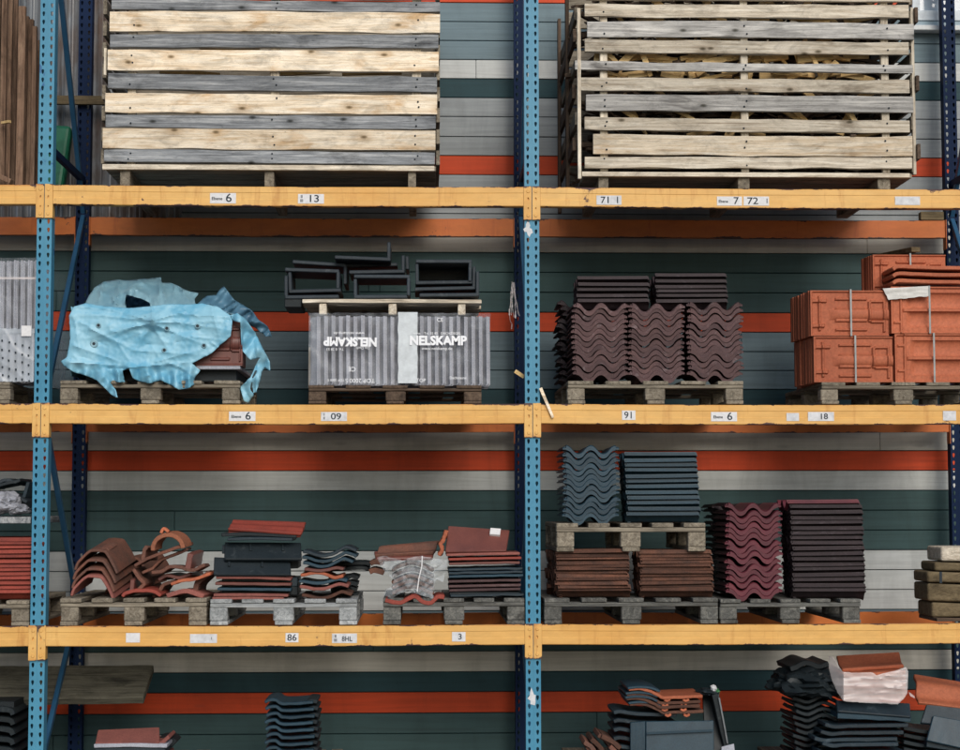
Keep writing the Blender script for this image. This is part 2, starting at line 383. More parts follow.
# window high on the wall at the right
wx0, wx1, wz0, wz1 = rect(914, 990, -60, 33, YW-.01)
we = empty('window', ((wx0+wx1)/2, YW, wz0), 'white framed window high on the wall by the right rear post', 'window')
MB().box(wx0,wx1,YW-.012,YW-.004,wz0+.02,wz1).build('pane', plain('pale_pane', (.42,.50,.58), .1, .3, 3, .8), we)
fr = MB(); z_ = P(940, 22, YW).z; z2 = P(940, 12, YW).z
fr.box(wx0-.02,wx1,YW-.04,YW-.013,z_,z2); fr.box(wx0-.02,wx0+.03,YW-.036,YW-.013,z2+.001,wz1); fr.build('frame', plain('frame_white', (.62,.68,.72), .5), we, bevel=.003)
MB().box(wx0-.04,wx1+.05,YW-.09,YW-.003,wz0-.002,wz0+.032).build('sill', plain('sill_white', (.66,.69,.70), .5), we, bevel=.004)
MB().box(wx0-.02,wx1,YW-.03,YW-.013,wz0+.0325,z_-.001).build('panel', plain('panel_blue_grey', (.30,.40,.46), .5), we, bevel=.003)

# ------------------------------------------------------------------ the pallet rack
B = 2.8; D = 1.14; TOP = (3.4847, 2.2272, .9705); HB = .1137; PW = .0425
rack = empty('pallet_rack', (B/2, .55, 0), 'tall pallet rack with blue perforated posts and yellow beams', 'rack')

def post_mesh(mb, x, yf, yb, z0, z1, face=-1):
    """perforated upright: two columns of teardrop holes in the face, a shallow groove between, folded sides"""
    p = .0485; n = int((z1-z0)/p)
    yface = yf if face < 0 else yb; inn = .004 if face < 0 else -.004
    for c in (-1, 1):
        xa, xb = x + (c-1)*PW/2 + (.0035 if c > 0 else 0), x + (c+1)*PW/2 - (.0035 if c < 0 else 0)
        xc = (xa+xb)/2 + c*.0005
        for i in range(n):
            a, b = z0+i*p, z0+(i+1)*p; zc = (a+b)/2
            outer = [(xa,a),((xa+xb)/2,a),(xb,a),(xb,zc),(xb,b),((xa+xb)/2,b),(xa,b),(xa,zc)]
            hole = [(xc-.0035,zc-.013),(xc,zc-.015),(xc+.0035,zc-.013),(xc+.008,zc+.002),(xc+.0065,zc+.011),(xc,zc+.0135),(xc-.0065,zc+.011),(xc-.008,zc+.002)]
            vs = [(q[0],yface,q[1]) for q in outer] + [(q[0],yface,q[1]) for q in hole] + [(q[0],yface+inn,q[1]) for q in hole]
            fs = []
            for k in range(8):
                k2 = (k+1)%8; fs.append((k,k2,8+k2,8+k)); fs.append((8+k,8+k2,16+k2,16+k))
            mb.add(vs, fs)
    zt_ = z0+n*p
    mb.box(x-.0036, x+.0036, min(yface,yface+inn*1.5)+.0008, max(yface,yface+inn*1.5)-.0002, z0, zt_)
    for c in (-1, 1):       # folded flanges
        xx = x+c*PW
        mb.box(min(xx,xx-c*.003), max(xx,xx-c*.003), yf+.0002, yb-.0002, z0, zt_)
        yo = yb-.003 if face < 0 else yf
        mb.box(min(xx-c*.003,xx-c*.022), max(xx-c*.003,xx-c*.022), yo, yo+.003, z0, zt_)
ref_f = ref_b = None
for i in (-1, 0, 1, 2):
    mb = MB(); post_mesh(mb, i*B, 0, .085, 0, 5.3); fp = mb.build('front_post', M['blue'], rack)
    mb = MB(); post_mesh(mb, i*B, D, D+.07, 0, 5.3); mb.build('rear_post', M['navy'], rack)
    if i == 1:
        for (a, b, c, d) in ((524.5,532,223,235),(529,536,691,706)):
            x0,x1,z0,z1 = rect(a,b,c,d,-.001); pts = []
            for k in range(14):
                t = k/14*2*math.pi; q = 1+.9*noise.noise((k*2.3,c*.37,0)); pts.append(((x0+x1)/2+(x1-x0)/2*math.cos(t)*q,-.0012,(z0+z1)/2+(z1-z0)/2*math.sin(t)*q))
            MB().add(pts+[(p_[0],-.0004,p_[2]) for p_ in pts], [list(range(14))]+[(k,(k+1)%14,14+(k+1)%14,14+k) for k in range(14)]).build('torn_sticker', M['worn'], fp)
    # braces of the end frame, zigzag between front and rear post
    zz = [(.05,-.25),(1,.80),(0,.98+1.26-.02),(1,3.42),(0,5.0)]
    def fb(t, z): return (i*B+.0+ (.0), .045 if t < .5 else D+.03, z)
    nodes = [(0,.10),(1,1.02),(0,2.20),(1,3.50),(0,5.15)]
    for k in range(len(nodes)-1):
        MB().bar(fb(*nodes[k]), fb(*nodes[k+1]), .042, .028, (1,0,0)).build('brace', M['mid_blue'] if k % 2 == 0 or True else M['navy'], rack, bevel=.003)
    MB().bar(fb(0,3.72), fb(1,3.72), .045, .03, (1,0,0)).build('brace', M['navy'], rack, bevel=.003)
    bp = MB()
    for y_ in (.03, D+.03): bp.box(i*B-.075,i*B+.075,y_-.07,y_+.07,.001,.012)
    bp.build('base_plate', M['navy'], rack)

beams = {}
def beam(i, lv, front=True):
    z1 = TOP[lv]; z0 = z1-HB; x0, x1 = i*B+PW+.0065, (i+1)*B-PW-.0065
    mb = MB()
    if front:
        ys, ye = -.011, .045
        prof = [(ys+.0035,z0),(ye,z0),(ye,z1),(ys+.0035,z1),(ys,z1-.004),(ys,z1-.034),(ys+.0022,z1-.037),(ys+.0022,z1-.072),(ys,z1-.075),(ys,z0+.004)]
    else:
        ys, ye = D, D+.05
        prof = [(ys,z0),(ye,z0),(ye,z1),(ys,z1)]
    n = 28; vs = []
    sd_ = rnd(0,50)
    for k in range(n+1):
        t = k/n; sag = -.006*(1-(2*t-1)**2)
        for q, (y, z) in enumerate(prof):
            vs.append((x0+(x1-x0)*t, y, z+sag+.0007*noise.noise((sd_+t*9,q,0))))
    L = len(prof); fs = [tuple(range(L)), tuple(n*L+q for q in range(L))]
    for k in range(n):
        for q in range(L): fs.append((k*L+q,k*L+(q+1)%L,(k+1)*L+(q+1)%L,(k+1)*L+q))
    mb.add(vs, fs)
    b = mb.build('load_beam' if front else 'rear_beam', M['yellow' if front else 'orange'], rack)
    for xe, sg in ((i*B, 1), ((i+1)*B, -1)):         # end connector hooked on the post
        c = MB(); xa, xb = xe+sg*.0022, xe+sg*.0478
        zb, ztp = z1-.192, z1+.004
        if front:
            xm = (xa+xb)/2-sg*.003
            def plate(za, zc, hole):
                if hole:
                    h = .0055; oc = [(min(xa,xb),za),(xm,za),(max(xa,xb),za),(max(xa,xb),(za+zc)/2),(max(xa,xb),zc),(xm,zc),(min(xa,xb),zc),(min(xa,xb),(za+zc)/2)]
                    zm = (za+zc)/2; ho = [(xm-h*.6,zm-h*1.6),(xm,zm-h*1.8),(xm+h*.6,zm-h*1.6),(xm+h,zm),(xm+h*.6,zm+h*1.6),(xm,zm+h*1.8),(xm-h*.6,zm+h*1.6),(xm-h,zm)]
                    if hole == 2: ho = [(xm+(q[0]-xm)*.7, zm+(q[1]-zm)*.6) for q in ho]
                    vs = [(q[0],-.0135,q[1]) for q in oc]+[(q[0],-.0135,q[1]) for q in ho]+[(q[0],-.004,q[1]) for q in ho]
                    fs = []
                    for k in range(8):
                        k2=(k+1)%8; fs += [(k,k2,8+k2,8+k),(8+k,8+k2,16+k2,16+k)]
                    fs.append(tuple(range(16,24)))
                    c.add(vs, fs, 0 )
                else: c.add([(xa,-.0135,za),(xb,-.0135,za),(xb,-.0135,zc),(xa,-.0135,zc)], [(0,1,2,3)])
            zs = [zb, zb+.055, zb+.078, zb+.105, zb+.135, ztp]
            for k, hh in enumerate((0,2,0,1,0)): plate(zs[k], zs[k+1], hh)
            c.box(min(xa,xb)+.0002, max(xa,xb)-.0002, -.0133, -.0035, zb+.0002, zb+.004); c.box(min(xa,xb)+.0002, max(xa,xb)-.0002, -.0133, -.0035, ztp-.004, ztp-.0002)
            c.box(min(xb,xb-sg*.004), max(xb,xb-sg*.004), -.0134, .05, zb+.0003, ztp-.0003)
            c.box(min(xa,xa+sg*.002), max(xa,xa+sg*.002), -.0134, -.002, zb+.0003, ztp-.0003)
            for zr in (zb+.025, ztp-.03):
                vs = [(xm+math.cos(t*math.pi/6)*.011*k, -.0135-d, zr+math.sin(t*math.pi/6)*.011*k) for k, d in ((1,0),(.75,.0035)) for t in range(12)]
                c.add(vs, [(t,(t+1)%12,12+(t+1)%12,12+t) for t in range(12)]+[tuple(range(12,24))])
            c.build('connector', M['yellow'], b)
        else:
            c.box(min(xe+sg*(PW+.001),xe+sg*(PW+.005)), max(xe+sg*(PW+.001),xe+sg*(PW+.005)), D-.012, D+.06, z1-.19, z1+.003)
            c.build('connector', M['orange'], b)
    beams[(i, lv, front)] = b
    return b
for lv in range(3):
    for i in (-1, 0, 1): beam(i, lv, True); beam(i, lv, False)

# writing: text as a flat mesh
def text_mesh(mb, body, x, y, z, size, mat=1, rot=0.0, squash=1.0, align='CENTER', bold=0.0):
    cu = bpy.data.curves.new('writing', 'FONT'); cu.body = body; cu.size = size; cu.align_x = align; cu.align_y = 'CENTER'; cu.offset = bold
    cu.resolution_u = 3
    ob = bpy.data.objects.new('writing', cu); COL.objects.link(ob)
    me = bpy.data.meshes.new_from_object(ob)
    cr, sr = math.cos(rot), math.sin(rot)
    vs = [(x+(v.co.x*squash)*cr-v.co.y*sr, y, z+(v.co.x*squash)*sr+v.co.y*cr) for v in me.vertices]
    mb.add(vs, [tuple(p.vertices) for p in me.polygons], mat)
    bpy.data.objects.remove(ob); bpy.data.curves.remove(cu); bpy.data.meshes.remove(me)

def sticker(i, lv, a, b, c, d, parts, worn=False, label=None):
    x0,x1,z0,z1 = rect(a,b,c,d,-.012); mb = MB()
    mb.box(x0,x1,-.0128,-.0121,z0,z1,0)
    for (body, fx, fz, hs, sq) in parts:
        text_mesh(mb, body, x0+(x1-x0)*fx, -.0133, z0+(z1-z0)*fz, (z1-z0)*hs, 1, 0, sq, bold=.0006)
    o = mb.build('sticker', [M['worn' if worn else 'white'], M['ink']], beams[(i,lv,True)])
    if label: o['label'] = label
six = [('Ebene', .27, .45, .42, 1.0), ('6', .72, .5, 1.15, 1.1)]
sticker(0,0,210,236,193,203.4, six, label='white level sticker reading Ebene 6')
sticker(0,0,298,324,194,203.6, [('13', .60, .48, 1.05, 1.2), ('II\nIII', .14, .5, .42, 1.0)], label='white sticker reading 13')
sticker(1,0,596.5,621.5,195.5,204.8, [('71', .36, .48, 1.0, 1.1), ('1', .84, .48, 1.0, 1)], True, 'worn sticker reading 71 1')
sticker(1,0,717,742,196.5,205.6, [('Ebene', .25, .45, .42, 1.0), ('7', .76, .5, 1.1, 1.1)], label='white level sticker reading Ebene 7')
sticker(1,0,743.5,769,196.5,205.6, [('72', .36, .48, 1.05, 1.2), ('I', .92, .5, .7, 1)], label='white sticker reading 72')
sticker(1,0,895,920,196.5,205, [], True)
sticker(0,1,229,255.5,411.5,421, six, label='white level sticker reading Ebene 6')
sticker(0,1,321,347,412,421, [('09', .58, .48, 1.0, 1.2), ('I\nII', .12, .5, .4, 1)], True, 'faded sticker reading 09')
sticker(1,1,622,635.5,410.5,420, [('91', .5, .48, 1.0, 1.0)], label='small white sticker reading 91')
sticker(1,1,711,737,412,421.3, six, label='white level sticker reading Ebene 6')
sticker(1,1,786.5,799,413,421, [], True)
sticker(1,1,808,834,412,421, [('18', .60, .48, .9, 1.1)], True, 'faded sticker reading 18')
sticker(1,1,943,956,411,420.5, [], True)
sticker(0,2,126,140,633,642.5, [], False)
sticker(0,2,190,217,634,643, [('I', .80, .5, .4, 1)], True)
sticker(0,2,285.5,298.5,633,642.3, [('86', .5, .48, 1.0, 1.05)], label='small white sticker reading 86')
sticker(0,2,332,357,633.5,643, [('II\nIII', .14, .5, .42, 1), ('8HL', .60, .42, .72, .9)], True, 'worn white sticker with handwriting 8HL')
sticker(0,2,452,465.5,632,641.5, [('3', .6, .48, .85, 1.1)], True, 'torn sticker reading 3')

# ------------------------------------------------------------------ pallets
def pallet(px0, px1, pyt, pyb, label, Y0=.0, depth=1.05, zbase=None, mats='pal', worn=0.0, z=None):
    x0, x1, z0, z1 = rect(px0, px1, pyt, pyb, Y0)
    if zbase is not None: z1 += zbase-z0; z0 = zbase
    H = z1-z0; w_ = x1-x0
    root = empty('pallet', ((x0+x1)/2, Y0+depth/2, z0), label, 'pallet', 'wooden pallets on the rack')
    td = H*.155
    n = 5; bw = w_*.145; gap = (w_-n*bw)/(n-1)
    for k in range(n):
        a = x0+k*(bw+gap); MB().plank('y', Y0+rnd(-.006,.006), Y0+depth, a, a+bw, z1-td, z1, .002, 4, bow=.002).build('deck_board', M[mats+'_y'], root, bevel=.003)
    for y in (Y0+.004, Y0+depth/2-.05, Y0+depth-.1):
        MB().plank('x', x0, x1, y, y+.1, z1-2*td, z1-td-.0006, .002, 6, bow=.002).build('stringer_board', M[mats+'_x'], root, bevel=.003)
        for k, bwid in ((0,.10),(1,.115),(2,.10)):
            xc = x0+.05 if k == 0 else (x0+x1)/2 if k == 1 else x1-.05
            xc += rnd(-.004,.004)
            MB().box(xc-bwid/2, xc+bwid/2, y+rnd(.001,.008), y+.095, z0+td+.0006, z1-2*td-.0006).build('block', M[mats+'_y'], root, bevel=.005)
    for k in range(3):
        xc = x0+.05 if k == 0 else (x0+x1)/2 if k == 1 else x1-.05
        MB().plank('y', Y0+.002, Y0+depth, xc-.05, xc+.05, z0+.0004, z0+td, .0015, 4, bow=0).build('bottom_board', M[mats+'_y'], root, bevel=.003)
    return root, z1
ZB = [t for t in TOP]
_, zp = pallet(-130, 9.5, 382, 403.6, 'weathered pallet under the film wrapped tiles at the left edge', zbase=ZB[1])
Z_tarp = pallet(60, 240, 380.5, 403.6, 'grey pallet under the torn blue tarpaulin', zbase=ZB[1])[1]
Z_nel = pallet(308.5, 481.5, 385.5, 404, 'dark pallet under the film wrapped pack with white lettering', zbase=ZB[1], mats='dark')[1]
Z_pur = pallet(568, 743.5, 381.2, 404.2, 'pale grey pallet under the purple-brown wavy tiles', zbase=ZB[1])[1]
Z_cla = pallet(822, 985, 381.5, 403.5, 'pallet under the strapped bundles of orange clay tiles', zbase=ZB[1])[1]
Z_l3 = pallet(-130, 29, 600, 625.4, 'pallet under the stack of red tiles at the left edge', zbase=ZB[2])[1]
Z_rid = pallet(60, 206.5, 598.5, 625.8, 'grey pallet carrying the ridge tiles and broken ridge pieces', zbase=ZB[2])[1]
Z_ass = pallet(210, 357, 600, 626, 'bleached pallet with the mixed black and red tiles above the 86 sticker', zbase=ZB[2], mats='bleach')[1]
Z_bag = pallet(383, 524.5, 599.5, 625.8, 'dark stained pallet below the crumpled plastic bag', zbase=ZB[2], mats='stain')[1]
Z_ter = pallet(544.5, 718, 599, 624.8, 'long dark pallet carrying the two aged terracotta stacks', zbase=ZB[2], mats='stain')[1]
Z_mar = pallet(720.5, 861, 600, 624.3, 'dark pallet under the maroon tile stack', zbase=ZB[2], mats='stain')[1]

# ------------------------------------------------------------------ roof tiles: shared meshes
def wavy_mesh(mat, w_=.285, L=.42, A=.024, th=.014, lip=.02):
    mb = MB(); n = 26; prof = []
    prof.append((-w_/2-lip, A*.45)); prof.append((-w_/2-.001, A*.45))
    for k in range(n+1):
        u = k/n; q = math.cos(4*math.pi*u); prof.append((-w_/2+w_*u, A*math.copysign(abs(q)**.8, q)))
    prof.append((w_/2+.001, A*.5)); prof.append((w_/2+lip, A*.5))
    rows = []
    for y, dz in ((-L/2,-.003),(-L/2+.010,.003),(-L/2+.05,.002),(L/4,0),(L/2,0)):
        rows.append([(x, y, z+A+th+dz) for x, z in prof])
    nc = len(prof)
    def off(r, c):
        t = .008 if c < 2 or c > nc-3 else th
        if r < 2 and t > .01: t = .024
        return Vector((0,0,-t))
    mb.shell(rows, off)
    for c in (-1, 1):                                       # ribs of the interlocking edge
        mb.box(c*(w_/2+lip*.35)-.004, c*(w_/2+lip*.35)+.004, -L/2+.01, L/2-.01, A*1.45+th-.001, A*1.45+th+.009)
        mb.box(c*w_*.25-.018, c*w_*.25+.018, L/2-.03, L/2-.012, -.001, .012)    # hanging nibs
    o = mb.build('wavy_tile_source', mat, smooth=True, org=Vector((0,0,0))); me = o.data
    bpy.data.objects.remove(o); return me
WM = {}
def wavy(key):
    if key not in WM: WM[key] = wavy_mesh(M[key])
    return WM[key]
ORD = ['topmost'] + [q+' down' for q in 'second third fourth fifth sixth seventh eighth ninth tenth eleventh twelfth thirteenth fourteenth fifteenth sixteenth seventeenth eighteenth nineteenth twentieth'.split()]
def place(me, name, loc, rot, label, group, cat='roof tile'):
    o = bpy.data.objects.new(name, me); COL.objects.link(o); o.location = loc; o.rotation_euler = rot
    return tag(o, label, cat, group)
def stack(key, n, x, y, z0, ztop, yaw, what, where, group, jx=.004, jr=1.2, lean=(0,0), hh=.062, name='wavy_tile', me=None, start=0):
    """n tiles one on another: the topmost reaches ztop"""
    pitch = (ztop-z0-hh)/max(1, n-1)
    for k in range(n):
        t = k/max(1, n-1); idx = n-1-k
        loc = (x+rnd(-jx,jx)+lean[0]*t, y+rnd(-jx,jx)*1.5+lean[1]*t, z0+k*pitch+(rnd(-.0045,.0045) if 0 < k else 0))
        place(me or wavy(key), name, loc, (R(rnd(-.5,.5)), R(rnd(-.6,.6)), yaw+R(rnd(-jr,jr))), '%s, %s %s' % (what, ORD[idx+start] if idx+start < len(ORD) else 'lowest', where), group)

def cx(px, py, Y): return P(px, py, Y).x
# --- second shelf, right bay: purple-brown wavy tiles
grp = 'purple-brown wavy tiles on the second shelf'
Yc = .03+.21
for (a, py, nm) in ((600,340,'in the left front stack'),(656.5,340,'in the middle front stack'),(715,340,'in the right front stack')):
    stack('purple', 14, cx(a,py,.03), Yc, Z_pur, P(a, 303, .03).z, 0, 'purple-brown wavy tile', nm+' on the second shelf', grp)
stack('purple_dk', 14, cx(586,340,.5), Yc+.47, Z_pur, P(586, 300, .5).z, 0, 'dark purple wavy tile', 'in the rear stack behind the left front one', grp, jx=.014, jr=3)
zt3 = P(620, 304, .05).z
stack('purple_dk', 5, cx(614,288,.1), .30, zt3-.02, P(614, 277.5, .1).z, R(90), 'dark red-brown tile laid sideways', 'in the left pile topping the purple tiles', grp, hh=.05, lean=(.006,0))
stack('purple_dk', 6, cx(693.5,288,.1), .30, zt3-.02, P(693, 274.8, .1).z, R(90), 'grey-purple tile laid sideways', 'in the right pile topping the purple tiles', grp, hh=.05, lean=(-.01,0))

# --- third shelf, right bay
pt = P(630, 523.5, .0).z
Zp2 = None
grp = 'aged terracotta tiles on the third shelf'
zpb = P(630, 551, .0).z
for (a, b, nm) in ((556,630,'in the left stack'),(640,712,'in the right stack')):
    xm = (cx(a,570,.04)+cx(b,570,.04))/2
    stack('terra', 12, xm, .04+.15, Z_ter, zpb-.004 if a < 600 else zpb-.006, R(90), 'aged mossy terracotta tile', nm+' under the small pallet', grp, jx=.008, jr=2.5, hh=.052)
    if a < 600: stack('terra', 12, xm-.01, .04+.49, Z_ter, zpb-.012, R(90), 'dark soot stained terracotta tile', nm.replace('the','the rear')+' under the small pallet', grp, jx=.012, jr=3, hh=.052)
_, Z_up = pallet(556.5, 705.5, 523, 551.5, 'worn pallet stacked on top of the aged terracotta tiles', Y0=.0, depth=.95)
grp = 'blue-grey tiles on the small upper pallet'
stack('slateblue', 13, cx(591,480,.03), .24, Z_up, P(591, 446.5, .03).z, 0, 'blue-grey wavy tile', 'in the stack on the small pallet', grp)
stack('slateblue', 12, cx(664,490,.03), .20, Z_up, P(664, 454, .03).z, R(90), 'blue-grey tile laid sideways', 'beside the wavy blue-grey stack', grp, lean=(-.018,0), hh=.05)
grp = 'maroon tiles on the third shelf'
stack('maroon', 15, cx(754,550,.03), .24, Z_mar, P(754, 503.5, .03).z, 0, 'maroon wavy tile', 'in the maroon stack', grp)
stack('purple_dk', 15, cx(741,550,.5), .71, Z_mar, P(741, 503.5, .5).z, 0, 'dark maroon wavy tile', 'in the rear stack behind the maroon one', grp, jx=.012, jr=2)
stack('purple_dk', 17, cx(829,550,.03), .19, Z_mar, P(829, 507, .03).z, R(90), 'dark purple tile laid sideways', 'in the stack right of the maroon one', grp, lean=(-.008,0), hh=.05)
place(wavy('maroon'), 'wavy_tile', (cx(824,505,.03), .20, P(824, 510.5, .03).z), (0,0,R(90)), 'single maroon tile lying sideways on top of the dark purple stack', grp)

# --- third shelf, far left: red tiles behind the post
grp = 'red tiles at the left edge of the third shelf'
stack('red', 13, cx(-4,570,.04), .20, Z_l3, P(-4, 539, .04).z, R(90), 'dull red tile laid sideways', 'in the stack left of the blue post', grp, jx=.003, hh=.05)
stack('red', 13, cx(-2,570,.45), .56, Z_l3, P(-4, 539, .45).z, R(90), 'dark red tile', 'in the rear stack behind the left blue post', grp, jx=.006, hh=.05)

# ------------------------------------------------------------------ tiles of any profile (front end drawn as a centre line)
def ptile(pts, th, Y0, L, mat, label, group, name='curved_tile', skew=(0,0), nseg=4, catmull=True, cat='roof tile', z=None, dens=5, rough=.0015):
    w = [P(a, b, Y0) for a, b in pts]
    if catmull and len(w) > 2:
        out = []
        q = [w[0]*2-w[1]] + w + [w[-1]*2-w[-2]]
        for i in range(1, len(q)-2):
            for k in range(dens):
                t = k/dens; a, b, c, d = q[i-1], q[i], q[i+1], q[i+2]
                out.append(.5*((2*b)+(c-a)*t+(2*a-5*b+4*c-d)*t*t+(3*b-a-3*c+d)*t**3))
        w = out+[w[-1]]
    elif len(w) == 2:
        w = [w[0].lerp(w[1], k/6) for k in range(7)]
    nrm = []
    for i in range(len(w)):
        d = w[min(i+1,len(w)-1)]-w[max(i-1,0)]; v = Vector((-d.z,0,d.x)).normalized(); nrm.append(v)
    rows = []; sd = rnd(0,50)
    for s in range(nseg+1):
        t = s/nseg
        rows.append([p+nrm[i]*(th/2+rough*noise.noise((sd,i*.6,s)))+Vector((skew[0]*t, L*t, skew[1]*t)) for i, p in enumerate(w)])
    n = len(w)
    mb = MB().shell(rows, lambda r, c: -nrm[c]*th*(1+.12*noise.noise((sd,c*.5,r*.7))))
    return mb.thing(name, mat, label, cat, group, smooth=True, bevel=min(.003, th*.2))

def slab(quad, th, mat, label, group, name='flat_tile', ribs=0, amp=.006, cat='roof tile', nibs=(), wave=0):
    """a tile shown by its face: four corners (px,py,Y) in order bottom-left, bottom-right, top-right, top-left"""
    c = [P(*q) for q in quad]; nu, nv = 36, 6
    nr = (c[1]-c[0]).cross(c[3]-c[0]).normalized()
    if nr.y > 0: nr = -nr
    sd = rnd(0,50)
    def h(u, v):
        q = .0012*noise.noise((sd,u*6,v*6))
        if ribs: q += amp*(1 if (u*ribs) % 1 < .22 else 0)
        if wave: q += amp*math.cos(2*math.pi*wave*v)
        return q
    rows = []
    for j in range(nv*(3 if wave else 1)+1):
        v = j/(nv*(3 if wave else 1)); rows.append([c[0].lerp(c[1],i/nu).lerp(c[3].lerp(c[2],i/nu), v)+nr*h(i/nu,v) for i in range(nu+1)])
    mb = MB().shell(rows, -nr*th)
    for (u, v) in nibs:
        p = c[0].lerp(c[1],u).lerp(c[3].lerp(c[2],u), v); p2 = c[0].lerp(c[1],u).lerp(c[3].lerp(c[2],u), v-.4)
        mb.bar(p+nr*.004, p2+nr*.004, .016, .012, tuple(nr))
    return mb.thing(name, mat, label, cat, group, bevel=min(.004, th*.25), smooth=True)

def zq(s, ox, oy): return lambda *pts: [(ox+a/s, oy+b/s) for a, b in pts]

# --- third shelf, left: nested ridge tiles
z3 = zq(3.41, 0, 420)
grp = 'nested ridge tiles on the third shelf'
def ridge_prof(ox, oy, k=1.0): return z3(*[(ox+a*k, oy-b*k) for a, b in ((-72,0),(-62,26),(-30,58),(-14,66),(24,64),(38,52),(60,14),(70,-12))])
for k, (ox, oy, mt) in enumerate(((315,600,'rose'),(318,575,'ridge'),(322,545,'ridge'),(328,512,'ridge'),)):
    ptile(ridge_prof(ox, oy, 1.0), .015, .05+.012*k, .36, M[mt], ['pale rimmed ridge tile at the bottom of the nested ridge stack','terracotta ridge tile, second from the bottom of the nested ridge stack','terracotta ridge tile, third from the bottom of the nested ridge stack','terracotta ridge tile with grey sheen on top, uppermost of the nested ridge stack'][k], grp, 'ridge_tile', (.045,.06), dens=3)
for k, (ox, oy) in enumerate(((420,598),(430,560),(446,528))):
    ptile(ridge_prof(ox, oy, .85), .016, .50+.01*k, .38, M['ridge'], ['lowest','middle','uppermost'][k]+' dark ridge tile behind the nested ridge stack', grp, 'ridge_tile', (.08,.02), dens=3)
ptile(z3((322,442),(340,440),(362,438),(372,446)), .005, .12, .15, M['ridge'], 'thin raised patch standing in for the sheen on the uppermost ridge tile', grp, 'sheen_patch', (.02,.028), dens=3)  # thin slab shaped to stand for the grey sheen on the top ridge
grp = 'broken ridge pieces on the third shelf'
arc = [(572+52*math.cos(R(a)), 442-50*math.sin(R(a))) for a in range(185, -10, -20)]
half_ridge = ptile(z3(*arc), .024, .05, .16, M['claydk'], 'half-round orange ridge end standing on top of the broken pieces', grp, 'ridge_tile', (.02,.01), dens=3)
attach(ptile(z3((548,386),(558,370),(574,382)), .016, .045, .05, M['clay'], 'x', grp, 'knob', dens=3), half_ridge)
for pts, mt, lb, yy, th in (
    (((458,498),(500,474),(550,455),(600,436),(632,430)), 'ridge', 'long curved broken ridge piece leaning under the half-round end', .06, .018),
    (((484,522),(520,505),(548,478),(578,466),(640,440)), 'ridge', 'thin broken ridge piece below the long leaning one', .12, .016),
    (((516,520),(552,516),(580,500),(620,504),(660,512),(698,494)), 'ridge', 'wavy broken ridge piece across the middle of the heap', .05, .02),
    (((640,508),(644,480),(650,456)), 'brownred', 'dark upright flange of ridge tile in the broken heap', .05, .034),
    (((582,560),(620,548),(660,544),(718,524)), 'clay', 'orange edged broken piece at the right of the heap', .04, .018),
    (((454,508),(474,540),(490,560),(460,590)), 'ridge', 'bent broken ridge piece at the left of the heap', .08, .02),
    (((416,602),(430,590),(470,582),(520,584),(548,600)), 'red', 'low red ridge piece lying on the pallet', .05, .02),
    (((448,584),(452,545)), 'brownred', 'short upright red flange above the low red piece', .06, .024),
    (((520,604),(545,582),(560,560),(600,548)), 'ridge', 'broken ridge piece wedged in the middle of the heap', .14, .02),
    (((568,600),(600,590),(640,584),(694,602)), 'rose', 'pinkish ridge piece lying at the right on the pallet', .05, .026),
    (((664,590),(672,556),(700,530),(716,520)), 'ridge', 'dark upright ridge fragment at the right end of the heap', .10, .03),
    (((488,480),(490,450),(500,430)), 'ridge', 'short upright fragment at the upper left of the heap', .12, .022),
    (((540,545),(570,530),(610,538),(650,525)), 'brownred', 'dark middle fragment under the wavy piece', .12, .02)):
    ptile(z3(*pts), th, yy, rnd(.22,.34), M[mt], lb, grp, 'broken_ridge_piece', (rnd(-.02,.05), rnd(-.01,.03)), dens=3, rough=.004)

# --- third shelf: mixed pile on the bleached pallet
z4 = zq(4.69, 190, 500)
def q4(s, *c): return [(*z4((a, b))[0], y) for a, b, y in c]
grp = 'mixed flat tiles on the bleached pallet'
slab(q4(4, (178,134,.04),(522,158,.04),(545,98,.22),(205,88,.22)), .018, M['red'], 'red corrugated tile on the very top of the mixed pile', grp, ribs=0, wave=2.5, amp=.006)
slab(q4(4, (180,146,.06),(518,166,.06),(540,124,.24),(190,112,.24)), .014, M['red'], 'red tile directly under the topmost red corrugated tile', grp)
ptile(z4((147,163),(300,160),(500,170)), .022, .05, .34, M['black'], 'black tile lying under the red corrugated tiles', grp, 'flat_tile')
ptile(z4((175,185),(300,180),(480,185)), .018, .05, .34, M['anthracite'], 'grey edged tile below the black one', grp, 'flat_tile')
slab(q4(4, (160,276,.03),(525,276,.03),(520,198,.13),(163,196,.13)), .02, M['black'], 'large black tile tilted on edge with two nibs, upper one', grp, nibs=((.34,.85),(.76,.85)))
slab(q4(4, (110,350,.0),(474,350,.0),(470,284,.08),(113,266,.08)), .02, M['black'], 'black tile tilted on edge in front, lower one', grp, nibs=((.2,.85),(.63,.85)))
for k, (pts, mt, lb) in enumerate(((((122,364),(300,364),(474,372)),'rose','pinkish grey edged tile below the lower black tile'),(((118,392),(300,394),(474,396)),'brownred','brown red tile in the lower mixed pile'),(((128,418),(300,419),(474,421)),'slateblue','blue-black tile near the bottom of the mixed pile'),(((110,446),(300,445),(460,448)),'rose','light red tile at the bottom of the mixed pile'),(((104,462),(280,460),(440,464)),'rose','pale red tile directly on the bleached pallet'))):
    ptile(z4(*pts), .017, .02+.006*k, .36, M[mt], lb, grp, 'flat_tile')
for k, yy in enumerate((232, 300, 385, 425)):
    ptile(z4((150,yy),(330,yy+2),(505,yy)), .05, .14, .3, M['black' if k % 2 else 'anthracite'], 'dark tile packed behind the mixed pile, %s from the top' % ['first','second','third','fourth'][k], grp, 'flat_tile')
grp = 'small stack of wavy tiles on the bleached pallet'
